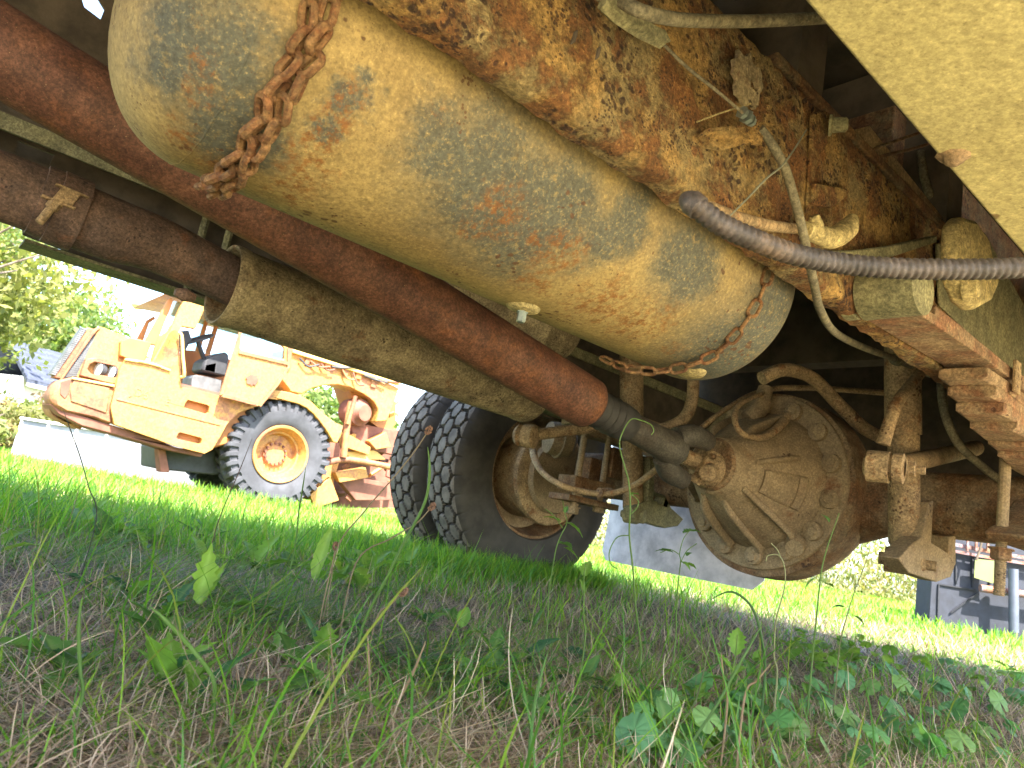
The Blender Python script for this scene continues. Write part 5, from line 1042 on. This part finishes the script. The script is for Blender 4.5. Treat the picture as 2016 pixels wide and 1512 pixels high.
seedhead('brown seed head on a long slanting stalk in front of the outer tyre', [(842, 850), (815, 890), (775, 940), (715, 1010), (660, 1090)], 1.15)
seedhead('brown seed head low in front of the inner tyre', [(848, 1000), (820, 1030), (770, 1060), (700, 1110)], 1.2)
seedhead('brown seed head in the turf left of centre', [(792, 1168), (770, 1190), (740, 1220)], 1.05)
seedhead('small brown seed head behind the broad leaf', [(660, 1078), (655, 1110), (650, 1150)], 1.3)
# tall grass stems and straws that stand out one by one
def stalk(label, pts, dep, r, col, name='grass_stalk', group='single tall grass stalks'):
    P_ = [D(x, y, dep) for x, y in pts]; b0 = P_[-1]; gzv = float(gz(b0.x, b0.y)); P_.append(Vector((b0.x, b0.y, gzv)))
    m = MB(); n = len(P_); pp = []; 
    m.tube(P_, [r*.25]+[r]*(n-1), 6, smooth=5); o = m.build(name, M_weed, None, smooth=60, sub=P_[-1]); me = o.data
    at = me.color_attributes.new('col', 'FLOAT_COLOR', 'POINT'); c4 = np.ones((len(me.vertices), 4), np.float32); c4[:, :3] = col; at.data.foreach_set('color', c4.ravel()); tag(o, label, 'grass stalk', group)
ST = (.40, .27, .16); GR = (.13, .24, .05)
for lab, pts, dep, r, col in (
    ('long green stalk rising in front of the dual tyres', [(842, 880), (846, 930), (836, 990), (800, 1060), (760, 1140), (715, 1230)], 1.05, .0022, GR),
    ('pale split straw standing left of centre in the bottom foreground', [(838, 1262), (815, 1320), (780, 1390), (760, 1450)], .78, .0016, ST),
    ('pale upright straw at the left of the split straw', [(723, 1238), (726, 1300), (729, 1370), (732, 1405)], .82, .0013, ST),
    ('green blade crossing from left with a bent tip', [(296, 1195), (330, 1225), (380, 1280), (420, 1338), (418, 1400)], .72, .0022, (.17, .30, .06)),
    ('vertical blurred green stalk at lower left', [(160, 1180), (155, 1240), (158, 1320), (162, 1370)], .62, .0016, GR),
    ('dark stalk leaning in front of the earthmover nose', [(122, 800), (140, 850), (158, 900), (175, 960), (190, 1020)], 1.3, .0010, (.07, .08, .05)),
    ('thin purple stalk crossing the big earthmover tyre', [(497, 862), (470, 930), (440, 1000), (420, 1060)], 1.35, .0010, (.12, .07, .06)),
    ('green upright stalk beside the big earthmover tyre', [(602, 920), (596, 960), (588, 1010), (580, 1080)], 1.4, .0016, GR),
    ('long green diagonal stem across the bottom centre', [(1078, 1285), (1060, 1350), (1048, 1420), (1040, 1500)], .72, .0017, (.15, .28, .08)),
    ('green blade with dry tip leaning right of centre', [(1500, 1230), (1460, 1300), (1410, 1390), (1340, 1500)], .80, .0016, (.13, .24, .06)),
    ('thin bent stalk standing above the grass at right', [(1405, 1208), (1390, 1300), (1365, 1390), (1320, 1450)], .95, .0010, (.17, .20, .08)),
    ('arched dark green blade at the right above the round leaves', [(1400, 1180), (1440, 1165), (1480, 1195), (1500, 1260), (1506, 1330)], 1.05, .0018, (.09, .18, .05)),
    ('dry straw lying in front of the serrated weed', [(1420, 1285), (1424, 1330), (1432, 1385)], .9, .0013, ST),
    ('dry broken straw right of the serrated weed', [(1518, 1306), (1490, 1340), (1466, 1372)], .88, .0014, ST)):
    stalk(lab, pts, dep, r, col)
# rosettes with big single leaves
def rosette(name, label, px, py, leaf, cat='weed', group=None):
    b0 = gp(px, py); t = thing(name, b0, label, cat, group)
    for k, (az, tilt, kind, L, Wd, col) in enumerate(leaf):
        d_ = Vector((sin(az), cos(az), 0)); weed_leaf('leaf', t, b0+d_*.004+ZZ*(.03 if tilt > .75 else .015), az, tilt, kind, L, Wd, col, k*7+px, bend=.25 if tilt > 1 else .7)
    return t
rosette('dock_weed', 'tall paddle shaped yellow green leaf standing upright at left centre', 612, 1165, [(.3, 1.45, 'oval', .15, .036, YG), (1.2, .8, 'oval', .08, .02, LG), (-1.5, .5, 'tooth', .09, .03, MG)])
rosette('dandelion', 'dandelion with two bright upright leaves and one leaf bent right in the left foreground', 385, 1215, [(-.4, 1.25, 'tooth', .11, .04, YG), (.35, 1.15, 'tooth', .085, .028, YG), (1.35, .55, 'tooth', .13, .034, LG), (-1.7, .5, 'tooth', .08, .03, MG)])
rosette('dandelion', 'dandelion with a slanting leaf right of the paddle shaped leaf', 660, 1165, [(.9, .9, 'tooth', .10, .034, LG), (.5, 1.1, 'oval', .06, .02, LG), (2.0, .4, 'tooth', .08, .03, MG)])
rosette('dandelion', 'dandelion at the very left edge of the turf', -10, 1110, [(1.2, .7, 'oval', .07, .03, YG), (.2, .8, 'tooth', .08, .03, LG)])
rosette('dandelion', 'bright dandelion among the sunlit grass at far left', 60, 985, [(.6, 1.2, 'tooth', .10, .045, LG), (-.6, 1.0, 'tooth', .1, .04, LG), (1.6, .7, 'tooth', .12, .04, LG)])
rosette('dandelion', 'bright dandelion in front of the white tank', 175, 985, [(.6, 1.2, 'tooth', .12, .05, LG), (-.8, .9, 'tooth', .1, .04, LG), (1.6, .9, 'tooth', .13, .045, YG)])
rosette('dandelion', 'leafy dandelion in front of the big earthmover tyre', 520, 1035, [(.6, 1.1, 'tooth', .11, .05, LG), (-.8, .9, 'tooth', .1, .04, LG), (1.6, .7, 'tooth', .13, .045, LG), (2.6, .6, 'tooth', .1, .04, MG)])
rosette('dandelion', 'bright dandelion between earthmover tyre and truck tyres', 800, 1085, [(.6, 1.1, 'tooth', .13, .05, LG), (-.8, .9, 'tooth', .12, .05, YG), (1.6, .7, 'tooth', .13, .045, LG), (-2, .7, 'tooth', .12, .05, LG)])
rosette('dandelion', 'bright dandelion hard against the outer truck tyre', 735, 1070, [(.6, 1.0, 'tooth', .13, .05, LG), (-.8, .9, 'tooth', .12, .05, YG), (1.6, .8, 'tooth', .13, .045, LG)])
rosette('violet_plant', 'dark folded round leaf plant at centre below the tyre', 1130, 1290, [(.2, .7, 'round', .052, .05, DGc), (1.6, .3, 'round', .04, .04, DGc), (-1.6, .4, 'round', .045, .04, DGc), (2.6, .5, 'round', .035, .04, MG)])
rosette('violet_plant', 'green round leaves in the dark middle of the turf', 1090, 1330, [(-1.2, .5, 'round', .04, .04, MG), (.4, .6, 'round', .045, .04, MG), (1.5, .3, 'round', .04, .04, DGc)])
rosette('dandelion', 'pointed leaf lying to the left of the dark round leaf plant', 1000, 1310, [(.9, .5, 'oval', .075, .026, LG), (2.2, .3, 'tooth', .06, .022, MG)])
rosette('dandelion', 'folded light green leaf standing by the left of centre', 905, 1250, [(.2, 1.1, 'oval', .05, .03, LG), (1.5, .5, 'tooth', .07, .025, LG), (-1.0, .4, 'tooth', .06, .025, MG)])
rosette('broad_leaf_weed', 'smooth oval leaf standing upright among the round leaves', 1310, 1455, [(-.2, 1.0, 'oval', .048, .024, (.15, .30, .10)), (1.0, .6, 'oval', .035, .02, (.13, .27, .09)), (-1.4, .3, 'oval', .04, .024, MG)])
rosette('broad_leaf_weed', 'pointed serrated leaf in the lower centre', 1215, 1375, [(.3, .8, 'tooth', .036, .026, LG), (-1.3, .4, 'oval', .05, .02, DGc), (2.2, .3, 'oval', .045, .02, MG)])
rosette('broad_leaf_weed', 'long veined leaf rosette below the slender stalks', 1590, 1360, [(-1.1, .35, 'tooth', .09, .026, MG), (1.0, .5, 'tooth', .06, .03, MG), (2.4, .3, 'tooth', .05, .02, MG), (.2, .7, 'tooth', .05, .02, LG)])
R = random.Random(77); spots_ = []
for k in range(900):
    px = R.uniform(1230, 2010); py = R.uniform(1320, 1508)
    if py < 1290+(2016-px)*.12 or any((px-a)**2+(py-b)**2 < 40**2 for a, b in spots_): continue
    spots_.append((px, py))
named = {0: 0}
for k, (px, py) in enumerate(spots_[:60]):
    b0 = gp(px, py); t = thing('ground_ivy', b0, 'low plant of round scalloped leaves in the bottom right ground ivy patch', 'ground ivy', 'ground ivy in the bottom right corner')
    for j in range(R.randint(2, 4)):
        az = R.uniform(0, 2*pi); d_ = Vector((sin(az), cos(az), 0)); h_ = R.uniform(.02, .055); q = b0+d_*R.uniform(.004, .018)+ZZ*h_; L = R.choice((.022, .03, .036, .045, .058))*R.uniform(.85, 1.1)
        c_ = [(.17, .38, .17), (.16, .37, .12), (.24, .42, .13), (.12, .28, .10)][R.randint(0, 3)]
        weed_leaf('leaf', t, q, R.uniform(-2.0, 2.0), R.uniform(.1, 1.1), 'round', L, L, c_, k*11+j, roll=R.uniform(-.4, .4)); stem(t, [b0, b0.lerp(q, .6)+d_*.003, q], [.0007]*3, (.20, .24, .10), sm=3)
# bright leaves in the sun at the right
for k in range(26):
    px = R.uniform(1560, 2010); py = 1205+(px-1500)*.20+R.uniform(-18, 70)
    if py > 1400: continue
    b0 = gp(px, py); t = thing('ground_ivy', b0, 'small leafy weed in the sunlit strip at the right behind the shaded turf', 'weed', 'small weeds in the sunlit strip')
    for j in range(4):
        az = R.uniform(0, 2*pi); q = b0+Vector((sin(az), cos(az), 0))*.02+ZZ*R.uniform(.02, .07); weed_leaf('leaf', t, q, R.uniform(-1.5, 1.5), R.uniform(.1, .9), ('round', 'tooth')[j % 2], R.uniform(.03, .06), .03, YG if j % 3 else LG, k*9+j)

# small broad leaved weeds scattered through the turf
R = random.Random(101)
def wild(n, x0, x1, y0f, y1f, lab, grp, Ls, cols, tl):
    for k in range(n):
        px = R.uniform(x0, x1); py = R.uniform(y0f(px), y1f(px)); b0 = gp(px, py); t = thing('broad_leaf_weed', b0, lab, 'weed', grp); a0 = R.uniform(0, 6)
        for j in range(R.randint(2, 5)):
            az = a0+j*2.2+R.uniform(-.5, .5); kd = R.choice(('oval', 'tooth', 'tooth')); L = R.uniform(*Ls); weed_leaf('leaf', t, b0+ZZ*.012, az, R.uniform(*tl), kd, L, L*R.uniform(.25, .5), R.choice(cols), k*5+j, bend=R.uniform(.3, 1.1), roll=R.uniform(-.3, .3))
wild(34, 40, 1150, lambda x: 1150+.06*x, lambda x: 1400, 'small broad leaved weed growing through the shaded matted turf', 'small broad leaved weeds in the shaded turf', (.04, .085), [LG, MG, DGc, (.14, .30, .06)], (.3, 1.2))
wild(24, 0, 760, lambda x: 985+.10*x, lambda x: 1060+.09*x, 'bright broad leaved weed in the lush strip at the edge of the shade', 'broad leaved weeds at the sunlit edge of the turf', (.07, .13), [LG, YG, MG], (.4, 1.2))
wild(30, 1000, 1560, lambda x: 1260, lambda x: 1480, 'leafy weed rising left of the round leaved ground ivy patch', 'leafy weeds beside the ground ivy', (.03, .07), [LG, MG, (.12, .28, .07)], (.3, 1.2))
